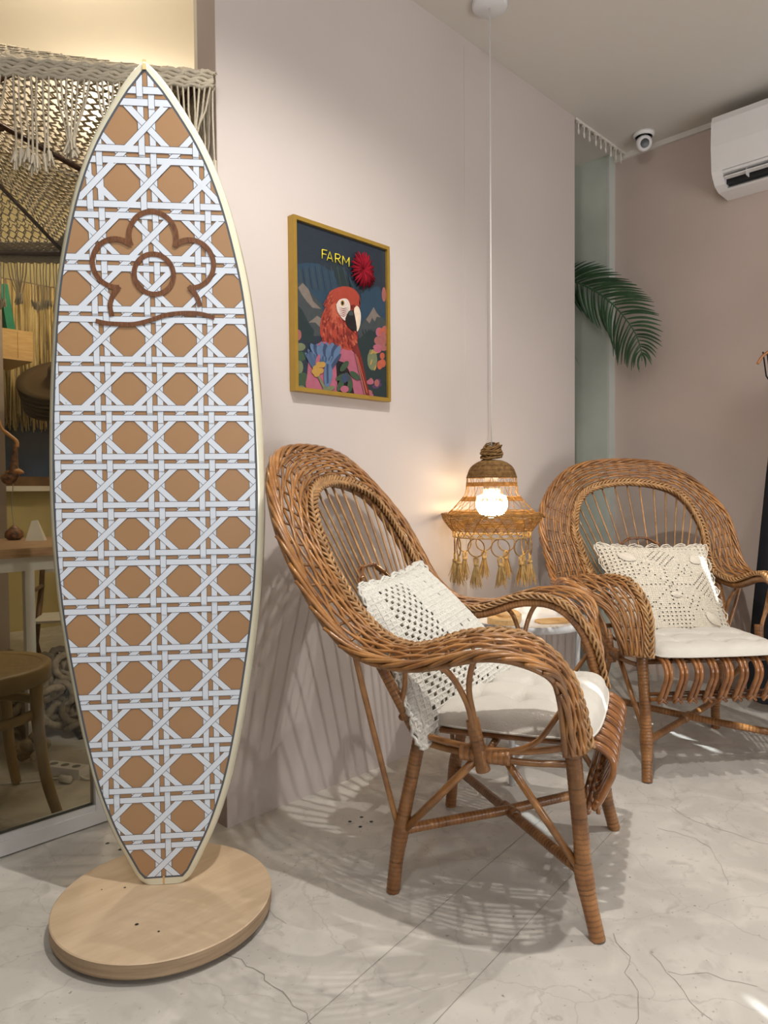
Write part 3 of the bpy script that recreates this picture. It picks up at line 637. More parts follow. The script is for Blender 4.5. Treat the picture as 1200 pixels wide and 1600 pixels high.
# ---------------------------------------------------------------- crochet cushions
def pillow(label, cx, cy, az, corners, T, N, maskf, yarn, r, seed, leaves=None, scal=0.010, over=1.0, sub=1, deep=0.004):
    random.seed(seed)
    t = thing('crochet_cushion', label, 'cushion', (cx, cy, 0), az - PI/2)
    P = [Vector(p) for p in corners]      # TL, TR, BR, BL as seen from the front
    nrm = ((P[1]-P[0]).cross(P[3]-P[0])).normalized()
    if nrm.y < 0: nrm = -nrm
    ctr = sum(P, Vector())/4
    def pt(u, v, side=1, lift=0.0, shr=1.0):
        uu, vv = 2*u-1, 2*v-1; c = P[0].lerp(P[1], u).lerp(P[3].lerp(P[2], u), v)
        pinch = 1 - 0.07*(1-uu*uu)*abs(vv)**3 - 0.07*(1-vv*vv)*abs(uu)**3
        c = ctr + (c-ctr)*pinch*shr
        h = max(0.0, (1-uu*uu))**0.55 * max(0.0, (1-vv*vv))**0.55 * (1 + 0.06*math.sin(5*u+3*v))
        return c + nrm*side*(h*T + lift)
    q = MB(); n = 26
    for side in (1, -1):
        q.add([pt(i/n, j/n, side, -deep if side > 0 else 0, 0.965) for j in range(n+1) for i in range(n+1)], [((j*(n+1)+i, j*(n+1)+i+1, (j+1)*(n+1)+i+1, (j+1)*(n+1)+i)) if side < 0 else ((j*(n+1)+i, (j+1)*(n+1)+i, (j+1)*(n+1)+i+1, j*(n+1)+i+1)) for j in range(n) for i in range(n)])
    q.build('cushion_body', LINING, t)
    # crochet front: strands on a grid plus filled stitches
    q = MB()
    def filled(i, j): return maskf((i+0.5)/N, (j+0.5)/N, i, j)
    F = [[filled(i, j) for j in range(N)] for i in range(N)]
    for i in range(N+1):
        P1 = [pt(i/N + ru(-.001, .001), j/(N) , 1, 0.0025 + 0.0012*(j % 2)) for j in range(N+1)]; P2 = [pt(j/N, i/N + ru(-.001, .001), 1, 0.0025 + 0.0012*((j+1) % 2)) for j in range(N+1)]
        q.tube(P1, [r*ru(.85, 1.25) for _ in P1], 5, tint=ru(.95, 1.04)); q.tube(P2, [r*ru(.85, 1.25) for _ in P2], 5, tint=ru(.95, 1.04))
    SB = sub
    for i in range(N):
        for j in range(N):
            if F[i][j]:
                for a_ in range(SB):
                    for b_ in range(SB):
                        x0, x1, y0, y1 = (i+a_/SB)/N, (i+(a_+1)/SB)/N, (j+b_/SB)/N, (j+(b_+1)/SB)/N
                        a, b, c, d = [pt(x, y, 1, 0.0022) for x, y in ((x0,y0),(x1,y0),(x1,y1),(x0,y1))]
                        m_ = pt((x0+x1)/2 + ru(-.1,.1)/N/SB, (y0+y1)/2, 1, 0.0022 + r*ru(1.0, 1.5))
                        q.add([a, b, c, d, m_], [(0,3,4),(3,2,4),(2,1,4),(1,0,4)], 0, ru(.95, 1.04))
    cover = q.build('crochet_cover', yarn, t, 'stuff')
    # scalloped edging
    q = MB(); E_ = []
    M_ = 4*66
    for k in range(M_):
        f = 4*k/M_; e = int(f); g = f-e
        u, v = ((g, 0), (1, g), (1-g, 1), (0, 1-g))[e]
        E_.append((pt(u, v, 1, 0.002), abs(math.sin(g*PI*7 + .4*math.sin(g*9 + e)))**0.7, k))
    for lv_, (o_, rr_) in enumerate(((-.003, 1.3), (.20, 1.2), (.55, 1.2), (.95, 1.5))):
        q.tube([p - (ctr-p).normalized()*(scal*s_*o_ if lv_ else o_) + nrm*(0.003*math.sin(k_*1.9) + .004*s_*math.sin(k_*.13*lv_)) for p, s_, k_ in E_], [r*rr_*ru(.8, 1.3) for _ in E_], 5, closed=True, tint=ru(.95, 1.03))
    q.build('scalloped_edging', yarn, t)
    if leaves:
        for (u, v, a, ln, wd) in leaves:
            q = MB(); vs = []; K = 9
            for k in range(K+1):
                x = k/K; hwid = wd*math.sin(PI*min(1, x*0.93+0.05))**0.8
                for y in (-1, -0.5, 0, 0.5, 1):
                    du = (x-0.5)*ln; dv = y*hwid/2
                    uu = u + du*math.cos(a) - dv*math.sin(a); vv = v + du*math.sin(a) + dv*math.cos(a)
                    vs.append(pt(uu, vv, 1, 0.008 + 0.006*(1-y*y)*math.sin(PI*x)))
            q.add(vs, [(5*k+m2, 5*k+m2+1, 5*k+m2+6, 5*k+m2+5) for k in range(K) for m2 in range(4)]); q.build('crochet_leaf', yarn, cover)
    return t
def mask1(u, v, i, j):
    lim = 0.36 + 0.30*max(0.0, v-.25)
    if 0.08 < u < lim and v > .07: return (i + j) % 2 == 0 if (u > 0.2 or v < .8) else (i % 2 == 0 or j % 2 == 0)
    if v < 0.30 and u > 0.5: return not ((i % 5 == 0) and (j % 2 == 0))
    return not (j % 4 == 0 and i % 4 == 3 and (i*j) % 3 != 0)
pillow('cream crochet cushion with an open net border leaning in the armchair nearest the surfboard', 1.4905, 1.024, AZ1,
       [(.200,-.335,.705), (-.220,-.322,.724), (-.215,-.020,.430), (.290,-.150,.368)], 0.062, 32, mask1, CROCH, 0.0025, 11, sub=2, deep=0.007, scal=0.016)
def mask2(u, v, i, j):
    x, y = abs(u-.5), abs(v-.5)
    if x > .40 or y > .42: return not (i % 2 == 0 and j % 2 == 0)
    if (u < .24 and v < .42): return not (i % 2 == 0 and j % 2 == 0)
    d1 = abs(u-.5) + abs(v-.17)
    if d1 < .15: return not ((i+j) % 3 == 0)
    d2 = abs(u-.5) + abs(v-.82)
    if d2 < .19: return not (i % 2 == 0 and j % 2 == 0)
    d3 = abs(u-.88) + abs(v-.5)
    if d3 < .17: return not ((i+j) % 3 == 0)
    if abs(abs(u-.5) - abs(v-.5)) < .011 and x < .27: return j % 2 == 0
    if (x < .03 and y < .27) or (y < .03 and x < .27): return not (i % 2 == 0 and j % 2 == 0) or (x < .008 or y < .008)
    if .10 < x < .2 and .17 < y < .27: return not ((i*3 + j*5) % 7 == 0)
    if .17 < x < .27 and .10 < y < .2: return not ((i*3 + j*5) % 7 == 0)
    return True
pillow('ivory crochet lace cushion with leaf motifs and scalloped edge in the right-hand armchair', 2.532, 0.998, AZ2,
       [(.232,-.262,.722), (-.205,-.262,.712), (-.205,-.070,.392), (.205,-.065,.392)], 0.055, 50, mask2, CROCH2, 0.0014, 12, deep=0.005,
       leaves=[(.20,.17,.55,.17,.10), (.85,.19,-.5,.16,.11), (.53,.60,.15,.11,.06), (.84,.85,.75,.18,.09), (.16,.84,2.3,.17,.09)], scal=0.020)
# ---------------------------------------------------------------- pendant lamp
PL = (2.08, 1.517)
lp = thing('pendant_lamp', 'lit woven raffia pendant lamp with rings and tassels hanging between the armchairs', 'lamp', (PL[0], PL[1], 0))
q = MB(); q.lathe([(0, 2.65), (0.062, 2.65), (0.062, 2.636), (0.056, 2.630), (0.0, 2.630)], n=40); q.build('ceiling_rose', WHITEP, lp)
q = MB(); q.tube([(0, 0, 2.632), (0.001, 0, 1.8), (0, 0, 1.02)], 0.0026, 8); q.build('cord', WHITEC, lp)
random.seed(5); q = MB()
for k in range(34):
    a0 = ru(0, 2*PI); tl = ru(-.9, .9); rr = ru(.022, .042); zc2 = 1.072 + ru(-.016, .026); P = []
    rr *= 1 - max(0, (zc2-1.07))*12
    for m_ in range(15):
        a = a0 + m_*2*PI/15*ru(.97, 1.03); P.append((rr*math.cos(a), rr*math.sin(a), zc2 + 0.024*math.sin(a*1 + tl*3)*tl + ru(-.002, .002)))
    q.tube(P, 0.0025, 5, closed=True, tint=ru(.7, 1.3))
q.build('knot_ball', RAFFD, lp)
def strands(name, prof, m_, n_cross, twist, r, lp_, hoops=None, tint=(.8, 1.2)):
    q = MB(); prof = [Vector((a, 0, b)) for a, b in prof]; P = resample(cr(prof, 6), 18)
    for sgn in (1, -1):
        for k in range(n_cross):
            pts = []
            for m2, p in enumerate(P):
                a = 2*PI*k/n_cross + sgn*twist*m2/(len(P)-1); pts.append((p.x*math.cos(a), p.x*math.sin(a), p.z))
            q.tube(pts, r, 4, tint=ru(*tint))
    if hoops:
        PP = resample(cr(prof, 6), 200)
        for f0, f1, cnt in hoops:
            for h in range(cnt):
                f = f0 + (f1-f0)*h/max(1, cnt-1); p = PP[min(199, int(f*199))]; n = 44
                q.tube([((p.x+ru(-.001,.001))*math.cos(2*PI*a/n), (p.x+ru(-.001,.001))*math.sin(2*PI*a/n), p.z + 0.0008*math.sin(a*3)) for a in range(n)], r*1.1, 4, closed=True, tint=ru(*tint))
    return q.build(name, m_, lp_)
q = MB(); P = resample(cr([Vector((0.012, 0, 1.046)), Vector((0.045, 0, 1.040)), Vector((0.074, 0, 1.020)), Vector((0.086, 0, 0.992)), Vector((0.088, 0, 0.985))], 6), 18)
for k in range(22):
    p = P[min(17, int(k*17/21))]; f = k*17/21 - int(k*17/21); p2 = P[min(17, int(k*17/21)+1)]; r_ = p.x + (p2.x-p.x)*f; z_ = p.z + (p2.z-p.z)*f
    q.tube([(r_*math.cos(2*PI*a/48), r_*math.sin(2*PI*a/48), z_) for a in range(48)], 0.0026, 5, closed=True, tint=ru(.75, 1.2))
q.build('shade_cap', RAFFD, lp)
strands('shade_net', [(0.088, 0.988), (0.090, 0.955), (0.096, 0.925), (0.120, 0.895), (0.150, 0.865), (0.168, 0.845)], RAFFIA, 15, 0.55, 0.0011, lp, hoops=[(.13, .20, 6), (.44, .54, 6), (.84, 1.0, 7)])
strands('shade_basket', [(0.180, 0.856), (0.174, 0.838), (0.158, 0.815), (0.142, 0.795)], RAFFIA, 26, 0.30, 0.0015, lp, hoops=[(0, .95, 13)])
q = MB()
for k in range(26):
    a = 2*PI*k/26; P = []
    for m_ in range(7):
        f = m_/6; aa = a + (f-0.5)*0.42; P.append((0.140*math.cos(aa)*(1-0.03*math.sin(PI*f)), 0.140*math.sin(aa)*(1-0.03*math.sin(PI*f)), 0.797 - 0.024*math.sin(PI*f)))
    q.tube(P, 0.0022, 5, tint=ru(.9, 1.2))
q.tube([(0.1385*math.cos(2*PI*a/60), 0.1385*math.sin(2*PI*a/60), 0.774) for a in range(60)], 0.0024, 5, closed=True)
q.build('loop_edging', TASSEL, lp)
NRG = 10
for k in range(NRG):
    a = 2*PI*(k+0.35)/NRG; cx_, cy_ = 0.134*math.cos(a), 0.134*math.sin(a); tw = a + PI/2 + ru(-.35, .35)
    q = MB()
    for w2 in range(2): q.tube([(cx_ + (0.031+0.0014*math.cos(m_*1.6+w2*PI))*math.cos(2*PI*m_/26)*math.cos(tw), cy_ + 0.031*math.cos(2*PI*m_/26)*math.sin(tw), 0.742 + 0.031*math.sin(2*PI*m_/26)) for m_ in range(26)], 0.0021, 5, closed=True, tint=ru(.7, 1.0))
    rg = q.build('ring', RAFFIA, lp)
    q = MB()
    for s_ in (-1, 1): q.tube(cr([(cx_, cy_, 0.712), (cx_ + s_*0.007*math.cos(tw), cy_ + s_*0.007*math.sin(tw), 0.703), (cx_ + s_*0.005*math.cos(tw), cy_ + s_*0.005*math.sin(tw), 0.690), (cx_, cy_, 0.682)], 3), 0.0045, 5)
    q.tube([(cx_, cy_, 0.690), (cx_, cy_, 0.680)], 0.0090, 7, tint=1.1)
    for s_ in range(46):
        aa = ru(0, 2*PI); r_ = math.sqrt(rnd())*0.024; e = ru(.055, .085); lean = ru(-.004, .004)
        q.tube([(cx_ + 0.004*math.cos(aa), cy_ + 0.004*math.sin(aa), 0.686), (cx_ + 0.6*r_*math.cos(aa), cy_ + 0.6*r_*math.sin(aa), 0.686-e*.5), (cx_ + r_*math.cos(aa) + lean, cy_ + r_*math.sin(aa), 0.686-e)], [0.0018, 0.0015, 0.0008], 4, tint=ru(.7, 1.2), cap=False)
    q.build('tassel', TASSEL, rg)
q = MB(); q.tube([(0, 0, 1.04), (0, 0, 0.955)], 0.024, 16); q.tube([(0, 0, 0.958), (0, 0, 0.925)], 0.030, 16, tint=.95); q.build('lamp_socket', PLASTIC, lp)
q = MB(); q.lathe([(0.030, 0.926), (0.052, 0.918), (0.057, 0.900), (0.055, 0.876), (0.044, 0.856), (0.022, 0.843), (0.0, 0.840)], n=32); q.build('bulb', BULB, lp)
# ---------------------------------------------------------------- side table with boards
TX, TY = 2.035, 1.345
tb = thing('side_table', 'small round white metal tray table between the armchairs under the lamp', 'table', (TX, TY, 0))
q = MB(); q.lathe([(0, 0.488), (0.196, 0.488), (0.200, 0.490), (0.204, 0.512), (0.200, 0.512), (0.196, 0.494), (0, 0.494)], n=64); q.build('tabletop', WHITEP, tb)
for k, a in enumerate((math.radians(199), math.radians(-35), math.radians(82))):
    q = MB(); q.tube([(0.175*math.cos(a), 0.175*math.sin(a), 0.0), (0.190*math.cos(a), 0.190*math.sin(a), 0.500)], 0.0095, 10); q.build('leg', WHITEP, tb)
    q = MB(); q.tube([(0.172*math.cos(a), 0.172*math.sin(a), 0.055), (0, 0, 0.055)], 0.006, 8); q.build('crossbar', WHITEP, tb)
def cutting(name, label, c, w_, d_, th_, rz, hand, z):
    t = thing(name, label, 'board', (c[0], c[1], z), rz)
    def sh(w, d, n=28, e=3.2):
        return [(w/2*math.copysign(abs(math.cos(2*PI*k/n))**(2/e), math.cos(2*PI*k/n)), d/2*math.copysign(abs(math.sin(2*PI*k/n))**(2/e), math.sin(2*PI*k/n))) for k in range(n)]
    O_ = sh(w_, d_); n = len(O_); q = MB(); vs = [(x*.985, y*.985, 0) for x, y in O_] + [(x, y, th_*.2) for x, y in O_] + [(x, y, th_*.8) for x, y in O_] + [(x*.97, y*.97, th_) for x, y in O_]
    q.add(vs, [tuple(range(n-1, -1, -1)), tuple(3*n+k for k in range(n))] + [(l*n+k, l*n+(k+1) % n, (l+1)*n+(k+1) % n, (l+1)*n+k) for l in range(3) for k in range(n)], 0, 1.0, False)
    q.build('plank', PINE, t)
    if hand:
        q = MB(); q.box((w_/2-.01, -.014, th_*.15), (w_/2+.045, .014, th_*.85)); q.build('handle', PINE, t)
    return t
cutting('wooden_board', 'thick pale wooden block board at the back of the white side table', (TX-.045, TY+.055), .17, .11, .022, .5, False, .494)
cutting('wooden_board', 'thin rounded pale wooden board with handle stacked on the thick block on the side table', (TX-.030, TY+.060), .13, .085, .010, .9, True, .516)
cutting('wooden_board', 'flat oval pale wooden board at the right edge of the white side table', (TX+.055, TY-.075), .13, .075, .008, -.5, False, .494)
# ---------------------------------------------------------------- poster
po = thing('framed_poster', 'gold-framed dark poster of a red parrot with the word FARM on the pink wall', 'picture', (1.523, 1.70, 1.4985))
PW, PH = 0.406, 0.517; FWd = 0.012
for nm, a, b in (('frame_side', (-PW/2, -0.028, -PH/2), (-PW/2+FWd, 0, PH/2)), ('frame_side', (PW/2-FWd, -0.028, -PH/2), (PW/2, 0, PH/2)), ('frame_side', (-PW/2+FWd, -0.028, PH/2-FWd), (PW/2-FWd, 0, PH/2)), ('frame_side', (-PW/2+FWd, -0.028, -PH/2), (PW/2-FWd, 0, -PH/2+FWd))):
    q = MB(); q.box(a, b); q.build(nm, GOLD, po)
IW, IH = PW-2*FWd, PH-2*FWd
def pm(name, c, r=0.45): return mat(name, c, r, 0.4, 0.12, 60)
PC = dict(bg=pm('print_navy', (.018,.027,.040)), mt1=pm('print_blue', (.020,.048,.080)), mt2=pm('print_slate', (.045,.055,.058)), mt3=pm('print_peak', (.17,.14,.12)), mt4=pm('print_dark_teal', (.016,.030,.032)),
          red=pm('print_red', (.33,.048,.028)), red2=pm('print_brick', (.25,.034,.022)), redd=pm('print_dark_red', (.16,.018,.014)), redl=pm('print_coral', (.42,.095,.052)), white=pm('print_white', (.62,.52,.47)), cream=pm('print_cream', (.72,.58,.45)), black=pm('print_black', (.012,.010,.012)),
          pink=pm('print_pink', (.36,.10,.15)), blue=pm('print_steel_blue', (.09,.15,.26)), blued=pm('print_deep_blue', (.035,.055,.11)), blue2=pm('print_mid_blue', (.060,.10,.18)), gold=pm('print_gold', (.42,.24,.055)), green=pm('print_green', (.040,.075,.040)), green2=pm('print_sage', (.15,.17,.09)), coral=pm('print_rose', (.30,.10,.095)), crim=pm('print_crimson', (.24,.012,.022)), yel=pm('print_yellow', (.72,.60,.03)), purp=pm('print_violet', (.075,.035,.10)))
PK = list(PC.keys()); PMATS = [PC[k] for k in PK]
def uv(x, y):     # sketch units (perspective sketch of the poster) to poster metres
    f = (x-205)/680.0; u = f*1100/(f*1100 + (1-f)*1238); yt = 140+232*f; yb = 1378+94*f; v = (yb-y)/(yb-yt); return (u-.5)*IW, (v-.5)*IH
art = MB(); lev = [0]
def clipr(P): return clip(P, [(-IW/2, -IH/2), (IW/2, -IH/2), (IW/2, IH/2), (-IW/2, IH/2)])
def shape(col, pts, sm=True):
    P = [uv(*p) for p in pts]
    if sm: P = [(v.x, v.y) for v in cr([(a, b, 0) for a, b in P + [P[0]]], 4)[:-1]]
    A = sum(P[i][0]*P[(i+1) % len(P)][1] - P[(i+1) % len(P)][0]*P[i][1] for i in range(len(P)))
    if A < 0: P = P[::-1]
    P = clipr(P)
    if len(P) < 3: return
    lev[0] += 1; y = -0.0190 - 0.000012*lev[0]
    art.add([(a, y, b) for a, b in P], [tuple(range(len(P)))], PK.index(col), 1.0, False)
def ell(col, cx_, cy_, rx, ry, rot=0.0, n=14):
    shape(col, [(cx_ + rx*math.cos(2*PI*k/n)*math.cos(rot) - ry*math.sin(2*PI*k/n)*math.sin(rot), cy_ + rx*math.cos(2*PI*k/n)*math.sin(rot) + ry*math.sin(2*PI*k/n)*math.cos(rot)) for k in range(n)], False)
random.seed(9)
art.add([(-IW/2, -0.019, -IH/2), (IW/2, -0.019, -IH/2), (IW/2, -0.019, IH/2), (-IW/2, -0.019, IH/2)], [(0, 1, 2, 3)], 0, 1.0, False)
shape('mt1', [(205,470),(290,455),(380,465),(470,520),(560,490),(610,560),(700,760),(700,1000),(205,900)], False)
shape('mt4', [(480,430),(560,500),(640,640),(560,700),(500,560)], False)
shape('mt1', [(700,690),(760,650),(830,640),(890,720),(890,900),(700,900)], False)
for k in range(16):
    x = 230+k*24; shape('bg' if k % 2 else 'mt2', [(x,480+abs(8-k)*4),(x+5,480),(x+30+k,640+k*6),(x+16+k,640)], False)
shape('mt2', [(205,740),(205,610),(260,600),(300,650),(340,700),(400,770),(420,1000),(205,1000)], False)
shape('mt3', [(222,640),(258,606),(300,650),(335,740),(395,800),(330,790),(285,740),(250,690)], False)
shape('mt4', [(205,760),(250,800),(300,900),(340,960),(330,1060),(205,1060)], False)
shape('mt3', [(300,900),(365,850),(395,870),(390,940),(350,900)], False)
shape('mt2', [(680,950),(720,880),(760,850),(792,795),(830,850),(885,900),(885,1120),(680,1160)], False)
shape('mt3', [(735,885),(770,830),(793,792),(815,835),(845,870),(815,865),(800,900),(780,870),(760,915)], False)
for k in range(8): shape('mt4', [(700+k*24,960+k*5),(706+k*24,950),(735+k*20,1040),(722+k*20,1050)], False)
shape('mt4', [(660,1040),(760,960),(880,1010),(890,1480),(640,1480)], False); shape('bg', [(205,1010),(330,1050),(360,1100),(300,1440),(205,1400)], False)
for (c, x, y, rx, ry) in (('green2',232,1080,42,30),('coral',222,990,22,40),('green',235,1150,45,35),('green2',225,1230,30,50),('green',250,1320,50,50),('green2',235,1390,35,25)): ell(c, x, y, rx, ry)
for k in range(12): ell(('coral','pink','redl')[k % 3], ru(815,885), ru(940,1290), ru(18,34), ru(18,36))
ell('green2', 778, 1185, 38, 78)
for k in range(10): ell('gold' if k % 2 else 'green2', 775+ru(-25,25), 1185+ru(-60,60), 6, 22, ru(0,3))
ell('coral', 870, 700, 16, 55); ell('coral', 862, 1030, 24, 60)
for k in range(9): ell(('purp','coral','pink')[k % 3], ru(700,850), ru(1290,1450), ru(16,30), ru(14,28))
# body
shape('pink', [(395,1040),(340,1080),(300,1160),(285,1280),(290,1400),(520,1440),(720,1460),(700,1330),(640,1130),(520,1060)])
shape('redd', [(520,1060),(640,1120),(690,1260),(720,1440),(760,1470),(700,1180),(660,1040)], False)
shape('black', [(500,1180),(560,1200),(600,1260),(640,1440),(515,1430)], False)
# head and neck
shape('red', [(440,720),(470,672),(520,645),(580,636),(640,655),(680,700),(690,760),(668,810),(660,880),(668,980),(660,1060),(620,1110),(560,1100),(480,1070),(420,1040),(390,1000),(385,930),(400,850),(425,790)])
shape('redd', [(570,760),(640,780),(690,770),(680,720),(690,790),(650,800),(600,800)])
shape('redd', [(580,900),(660,940),(668,1040),(640,1100),(590,1060)])
shape('redl', [(470,770),(510,760),(530,830),(560,900),(540,960),(470,920),(455,840)])
for k in range(150):
    y = 870 + 215*k/150; x = ru(400 if y < 1030 else 470, 655); ell(('red','redd','red2','redd','redl','red')[k % 6], x, y, ru(5,9), ru(14,28), ru(-.35,.15) + (x-520)*-.002, 9)
for k in range(55):
    y = ru(670,880); x = ru(410+max(0,760-y)*.6, 480); ell(('red','redl','red2')[k % 3], x, y, 4, 15, .6, 8)
shape('white', [(505,770),(530,735),(580,728),(605,760),(610,810),(590,860),(568,890),(530,850),(510,810)])
for k in range(5): shape('redd', [(520,792+k*13),(560,800+k*14),(600,792+k*10),(560,807+k*14)], False)
ell('gold', 552, 760, 15, 22); ell('black', 552, 760, 9, 15); ell('redd', 636, 790, 14, 18)
shape('cream', [(640,800),(662,782),(682,810),(690,860),(682,930),(660,972),(652,900),(640,850)])
shape('black', [(600,820),(632,815),(645,860),(655,920),(656,965),(620,960),(585,925),(572,880),(585,845)])
shape('mt2', [(600,825),(625,818),(632,850),(600,850)])
# shoulder feathers
for k in range(26):
    a = -1.25 + k*0.10; ell(('blue','blued','blue2')[k % 3], 400+100*math.sin(a), 1135 + (k % 3)*18 - 25*math.cos(a)+abs(k-13)*4, 15, 72, a*0.5, 12)
for k in range(9): ell(('blue','blued','blue')[k % 3], 330+k*22, 1100+(k % 3)*10, 20, 50, (k-4)*0.12, 12)
ell('pink', 360, 1180, 14, 45, .3)
shape('blue', [(415,1200),(450,1190),(470,1290),(440,1380),(410,1370),(405,1280)]); shape('blued', [(425,1210),(440,1210),(440,1350),(425,1360)], False)
for x, y in ((345,1240),(350,1285),(380,1260),(395,1215),(335,1265),(370,1215)): ell('gold', x, y, 24, 22)
for x, y, a in ((560,1230,.7),(540,1310,1.2),(590,1320,-.5),(600,1380,.2),(640,1300,-.9),(530,1370,.4)): ell('green' if x != 590 else 'mt2', x, y, 22, 48, a)
shape('green2', [(355,1300),(372,1300),(420,1390),(400,1395)], False); ell('green2', 440, 1395, 48, 18, -.2); ell('pink', 560, 1400, 32, 26); ell('blued', 560, 1320, 24, 34)
shape('coral', [(640,1140),(650,1140),(720,1440),(708,1440)], False); shape('redl', [(655,1160),(662,1160),(735,1430),(727,1435)], False)
art.build('poster_print', PMATS, po)
# yarn pompom flower sewn on the poster: radiating loops
q = MB(); cx_, cz_ = uv(702, 523)
for k in range(46):
    a = 2*PI*k/46 + ru(-.05,.05); R_ = ru(.044, .058); tw = ru(.4, .9)
    q.tube([(cx_, -0.027, cz_), (cx_ + R_*.5*math.cos(a), -0.034, cz_ + R_*.5*math.sin(a)*1.08), (cx_ + R_*math.cos(a), -0.028, cz_ + R_*math.sin(a)*1.08)], [0.0022, 0.0034, 0.0022], 5, tint=tw*1.6)
q.build('yarn_flower', mat('crimson_yarn', (.22,.008,.018), .9, .1, .2, 80), po)
# lettering, thin rounded strokes
q = MB()
def let(P): q.tube([(uv(*p)[0], -0.0236, uv(*p)[1]) for p in P], 0.0017, 5)
let([(402,362),(400,430)]); let([(402,364),(438,372)]); let([(401,394),(432,401)])
let([(437,444),(458,380),(480,456)]); let([(444,425),(474,433)])
let([(500,462),(500,396)]); let([(500,396),(528,402),(538,417),(528,434),(501,430)]); let([(518,436),(541,472)])
let([(554,478),(556,412)]); let([(556,413),(580,465),(604,426)]); let([(603,426),(602,493)])
q.build('lettering', PC['yel'], po)
q = MB(); q.box((-IW/2, -0.0186, -IH/2), (IW/2, 0.0, IH/2)); q.build('backing', DARKP, po)
# ---------------------------------------------------------------- ceiling fittings
rl = thing('curtain_rail', 'ceiling curtain rail with hanging white gliders over the recess opening', 'rail', (0, 1.70, 2.65))
q = MB(); q.box((2.99, -0.004, -0.010), (3.498, 0.004, 0)); q.build('track', TRIM, rl)
for k in range(9):
    x = 3.02 + k*0.052 + ru(-.008, .008); q = MB(); q.tube([(x, 0, -0.008), (x, 0, -0.042)], 0.0032, 6)
    q.tube([(x + 0.010*math.cos(a*2*PI/14), 0.003*math.cos(a*2*PI/14), -0.053 + 0.012*math.sin(a*2*PI/14)) for a in range(14)], 0.0030, 5, closed=True); q.box((x-.007, -.006, -.016), (x+.007, .006, -.010)); q.build('glider', TRIM, rl)
cc = thing('security_camera', 'small white dome security camera on the ceiling beside the curtain rail', 'camera', (3.36, 1.545, 2.65))
q = MB(); q.lathe([(0, 0), (0.050, 0), (0.050, -0.010), (0.044, -0.016), (0.040, -0.018)], n=32); q.build('mount', PLASTIC, cc)
cdir = Vector((-0.72, -0.60, -0.42)).normalized(); cen = Vector((0, 0, -0.046)); q = MB(); vs = []
rot = cdir.to_track_quat('Z', 'Y').to_matrix()
prof = [(0.0, -0.036), (0.020, -0.031), (0.033, -0.018), (0.038, 0.0), (0.036, 0.014), (0.030, 0.0215), (0.0001, 0.0235)]
n = 24; vs = [cen + rot @ Vector((r*math.cos(2*PI*k/n), r*math.sin(2*PI*k/n), z)) for r, z in prof for k in range(n)]
q.add(vs, [(i*n+k, i*n+(k+1) % n, (i+1)*n+(k+1) % n, (i+1)*n+k) for i in range(len(prof)-1) for k in range(n)]); q.build('ball_housing', PLASTIC, cc)
q = MB(); vs = [cen + rot @ Vector((r*math.cos(2*PI*k/n), r*math.sin(2*PI*k/n), z)) for r, z in ((0.021, 0.0240), (0.012, 0.0250), (0.0001, 0.0255)) for k in range(n)]
q.add(vs, [(i*n+k, i*n+(k+1) % n, (i+1)*n+(k+1) % n, (i+1)*n+k) for i in range(2) for k in range(n)]); q.build('lens', DARKP, cc)
# air conditioner
ac = thing('air_conditioner', 'white wall-mounted split air conditioner above the right-hand armchair', 'air conditioner', (3.50, 0, 0))
YE = 1.205; YB = 0.35
pf = [(0.0, 2.585), (-0.175, 2.585), (-0.200, 2.575), (-0.212, 2.545), (-0.215, 2.44), (-0.205, 2.335)]
pf2 = [(-0.205, 2.335), (-0.192, 2.315), (-0.165, 2.285), (-0.120, 2.270), (0.0, 2.270)]
def prism(q, prof, y0, y1, m_=0, cap=True):
    n = len(prof); q.add([(x, y0, z) for x, z in prof] + [(x, y1, z) for x, z in prof], [(i, i+1, n+i+1, n+i) for i in range(n-1)] + ([tuple(range(n))[::-1], tuple(n+k for k in range(n))] if cap else []), m_, 1.0, False)
q = MB(); prism(q, pf + [(0.0, 2.335)], YB, YE); q.build('front_panel', PLASTIC, ac)
q = MB(); prism(q, [(0.0, 2.333)] + pf2[:1] + pf2, YE-0.045, YE); prism(q, [(0.0, 2.333), (-0.10, 2.333), (-0.10, 2.300), (-0.135, 2.2745), (-0.120, 2.270), (0.0, 2.270)], YB, YE-0.045); q.box((-0.198, YB, 2.322), (-0.10, YE-0.045, 2.333)); q.build('lower_body', PLASTIC, ac)
q = MB(); q.box((-0.150, YB, 2.288), (-0.101, YE-0.0451, 2.3215)); q.build('air_outlet', DARKP, ac)
q = MB(); q.box((-0.192, YB, 2.305), (-0.160, YE-0.05, 2.309), M=None); q.build('louver', PLASTIC, ac)
for k in range(7):
    q = MB(); q.box((-0.186, YE-0.14-0.11*k, 2.290), (-0.151, YE-0.137-0.11*k, 2.320)); q.build('vane', WHITEP, ac)
